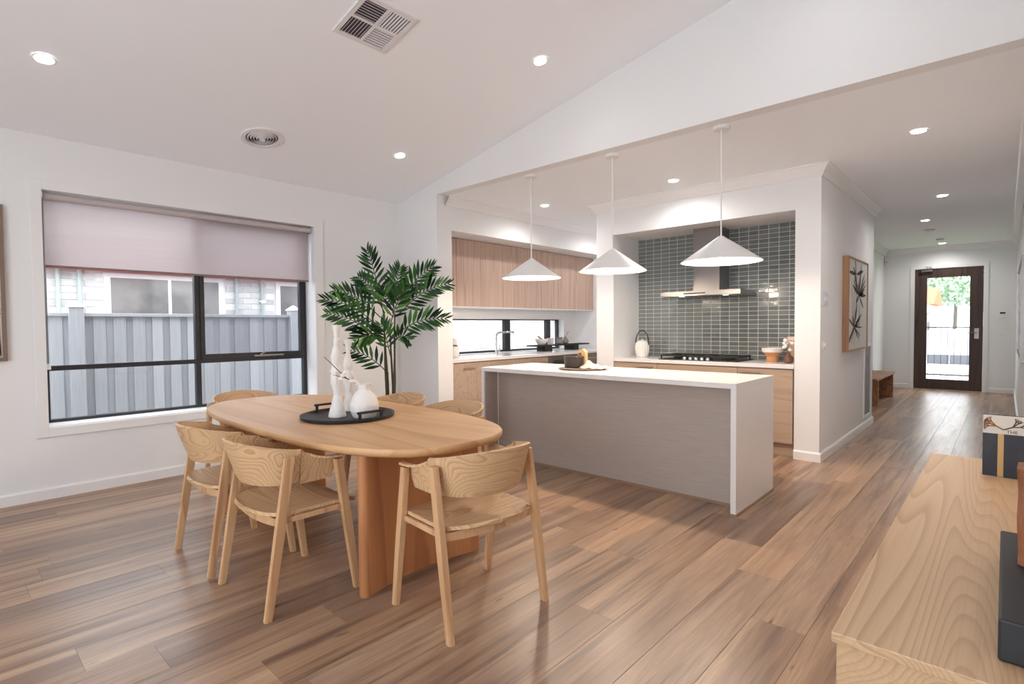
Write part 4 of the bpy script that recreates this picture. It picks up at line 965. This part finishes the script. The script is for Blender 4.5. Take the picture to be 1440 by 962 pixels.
# ------------------------------------------------------------------ side yard: fence and neighbouring brick house
struct('ground_side_yard', box(NB(), -14, -5.70, -6, 16, -.35, -.2), mat('gravel', (150, 148, 146), .95))
fn = thing('paling_fence', 'grey painted paling fence outside the dining window', 'fence', (-6.9, 1.5, -.2))
pmz = NB(); box(pmz, -.007, .007, -.052, .052, 0, 1.64, bev=.002, seg=1); pme = bpy.data.meshes.new('paling'); pmz.to_mesh(pme); pmz.free(); pme.materials.append(M_PALING)
yy = -1.1; k = 0
while yy < 4.15:
    o = bpy.data.objects.new('paling', pme); COL.objects.link(o); o.parent = fn; o.location = (.008 if k % 2 else -.008, yy-1.5, 0); o.rotation_euler = (0, 0, random.uniform(-.03, .03)); o.scale = (1, random.uniform(.95, 1.1), 1); yy += .086; k += 1
boxpart('cap_rail', M_PALING, fn, -6.935, -6.855, -1.2, 4.2, 1.44, 1.475, bev=.004)
for z in (.1, 1.2): boxpart('back_rail', M_PALING, fn, -6.965, -6.925, -1.2, 4.2, z, z+.07)
for y in (-1.1, 1.03, 3.27): 
    p_ = boxpart('post', M_PALING, fn, -6.94, -6.82, y-.06, y+.06, -.2, 1.53, bev=.004)
    bm = NB(); loft(bm, [[(-6.95, y-.07, 1.53), (-6.81, y-.07, 1.53), (-6.81, y+.07, 1.53), (-6.95, y+.07, 1.53)], [(-6.95, y-.07, 1.545), (-6.81, y-.07, 1.545), (-6.81, y+.07, 1.545), (-6.95, y+.07, 1.545)], [(-6.885, y-.005, 1.60), (-6.875, y-.005, 1.60), (-6.875, y+.005, 1.60), (-6.885, y+.005, 1.60)]])
    obj('post_cap', bm, M_WHITE, p_)
nh = thing('brick_house', 'pale brick neighbouring house behind the paling fence', 'house', (-8.7, 5, -.2))
boxpart('mortar_wall', M_MORTAR, nh, -8.85, -8.61, -4, 15, -.2, 2.5)
bmz = NB(); box(bmz, -.02, .012, -.115, .115, -.038, .038, bev=.003, seg=1); bme = bpy.data.meshes.new('brick'); bmz.to_mesh(bme); bmz.free(); bme.materials.append(M_BRICK)
def brick_ok(y, z):
    if 1.5 < y < 3.1 and .9 < z: return False
    if 3.75 < y < 4.75 and .9 < z: return False
    if 9.2 < y < 9.9 : return True
    return True
cnt = 0; far = NB()
for r_ in range(27):
    z = .0+r_*.086; off = .12 if r_ % 2 else 0
    for q in range(64):
        y = -.9+q*.24+off
        if not brick_ok(y, z) : continue
        vis = (.8 < y < 4.7 and 1.48 < z < 2.1) or (7.0 < y < 11.6 and .78 < z < 1.5)
        if vis and cnt < 298:
            o = bpy.data.objects.new('brick', bme); COL.objects.link(o); o.parent = nh; o.location = Vector((-8.61, y, z))-nh.location; cnt += 1
        elif y < 13: box(far, -8.63, -8.598, y-.115, y+.115, z-.038, z+.038)
o = obj('far_bricks', far, M_BRICK, nh); o['kind'] = 'stuff'
def nwin(y0, y1, z0, z1, mull):
    f = boxpart('window', M_TRIM, nh, -8.62, -8.57, y0, y1, z0, z1)
    ms_ = [y0+.05]+mull+[y1-.05]
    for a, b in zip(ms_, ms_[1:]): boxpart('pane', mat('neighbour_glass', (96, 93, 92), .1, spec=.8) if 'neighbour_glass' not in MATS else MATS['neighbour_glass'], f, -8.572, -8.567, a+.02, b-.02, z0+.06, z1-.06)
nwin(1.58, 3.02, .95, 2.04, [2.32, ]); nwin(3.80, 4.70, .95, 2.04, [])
boxpart('red_fascia', mat('red_gutter', (206, 92, 92), .6), nh, -8.6, -8.40, -4, 15, 2.055, 2.085); boxpart('eave', M_TRIM, nh, -8.8, -8.42, -4, 15, 2.2, 2.34)
for y in (1.12, 1.33, 3.2, 3.58): obj('downpipe', tube(NB(), [(-8.56, y, -.2), (-8.56, y, 2.2)], .025, 8), M_PIPE, nh, True)
# ------------------------------------------------------------------ front yard seen through the entry door
tint(MATS['neighbour_glass'], (134, 130, 128), 1.6, .42, .6)  # paler mottling puts reflections into the colour of the neighbour panes
struct('ground_front_yard', box(NB(), -8, 6, 13.5, 17.2, -.25, -.12), mat('lawn', (110, 140, 70), .95))
struct('ground_street', box(NB(), -40, 30, 17.2, 70, -.3, -.14), mat('concrete_street', (196, 194, 190), .9))
ff = thing('steel_bar_fence', 'black steel bar fence across the front lawn', 'fence', (-1, 16.2, -.12))
for z in (1.2, .08): boxpart('rail', M_IRON, ff, -4, 2, 16.18, 16.22, z-.015, z+.015)
bz = NB(); tube(bz, [(0, 0, 0), (0, 0, 1.32)], .005, 6); bze = bpy.data.meshes.new('bar'); bz.to_mesh(bze); bz.free(); bze.materials.append(M_IRON)
for k in range(50):
    o = bpy.data.objects.new('bar', bze); COL.objects.link(o); o.parent = ff; o.location = (-3+k*.12-0, 0, 0)
rw = thing('retaining_wall', 'low dark block retaining wall across the street', 'wall', (-2, 24, -.14))
for k in range(16): boxpart('block', mat('dark_block', (92, 94, 100), .9) if k == 0 else MATS['dark_block'], rw, -7+k*.62, -6.42+k*.62, 24, 24.3, -.14, .18)
md = thing('earth_mound', 'grey gravel mound rising behind the front fence', 'mound', (.5, 30, -.14))
bm = NB(); bmesh.ops.create_grid(bm, x_segments=24, y_segments=12, size=1)
for v in bm.verts:
    u, q = v.co.x, v.co.y; hgt = max(0, 1-u*u)*max(0, 1-q*q); v.co = Vector((1.2+u*6, 30+q*4, -.16+1.5*hgt+.08*math.sin(7*u+5*q)*hgt))
obj('heap', bm, mat('grey_gravel', (150, 150, 158), .95), md, True)
hs = thing('orange_roof_house', 'distant house with orange tiled roof seen through the entry door', 'house', (-5, 40, -.14))
boxpart('wall', mat('render_wall', (224, 218, 210), .9), hs, -8.5, -3.4, 40, 46, -.14, 2.45)
bm = NB(); prism(bm, [(39.6, 2.4), (46.4, 2.4), (43, 3.5)], 'x', -8.9, -3.1); obj('roof', bm, mat('orange_tile', (208, 112, 72), .8), hs)
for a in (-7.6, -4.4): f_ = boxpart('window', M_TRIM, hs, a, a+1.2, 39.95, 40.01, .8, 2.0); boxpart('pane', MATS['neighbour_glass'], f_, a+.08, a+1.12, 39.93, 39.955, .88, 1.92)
def tree(x, y, h, r_, lb, seed):
    tr = thing('garden_tree', lb, 'tree', (x, y, -.14), 0, 'trees across the street')
    obj('trunk', tube(NB(), [(x, y, -.14), (x+.05, y, h*.35), (x, y, h*.6)], .14, 8, .07), M_STEM, tr, True)
    rnd = random.Random(seed); bm = NB()
    for k in range(900):
        v = Vector((rnd.gauss(0, 1), rnd.gauss(0, 1), rnd.gauss(0, 1))).normalized()*rnd.uniform(.55, 1)
        c = Vector((x+v.x*r_, y+v.y*r_, h*.62+v.z*r_*.8)); s = rnd.uniform(.1, .2)
        a = Vector((rnd.uniform(-1, 1), rnd.uniform(-1, 1), rnd.uniform(-1, 1))).normalized(); b = a.orthogonal().normalized()
        bm.faces.new([bm.verts.new(c+a*s), bm.verts.new(c+b*s), bm.verts.new(c-a*s), bm.verts.new(c-b*s)])
    o = obj('foliage', bm, mat('tree_leaf_%d' % seed, (150, 178, 150), .8), tr); o['kind'] = 'stuff'
tree(-.5, 42, 4.4, 1.3, 'green bushy tree across the street, right of the orange roof', 1); tree(-2.6, 48, 6.5, 2.0, 'taller pale tree standing behind the orange roofed house', 2)
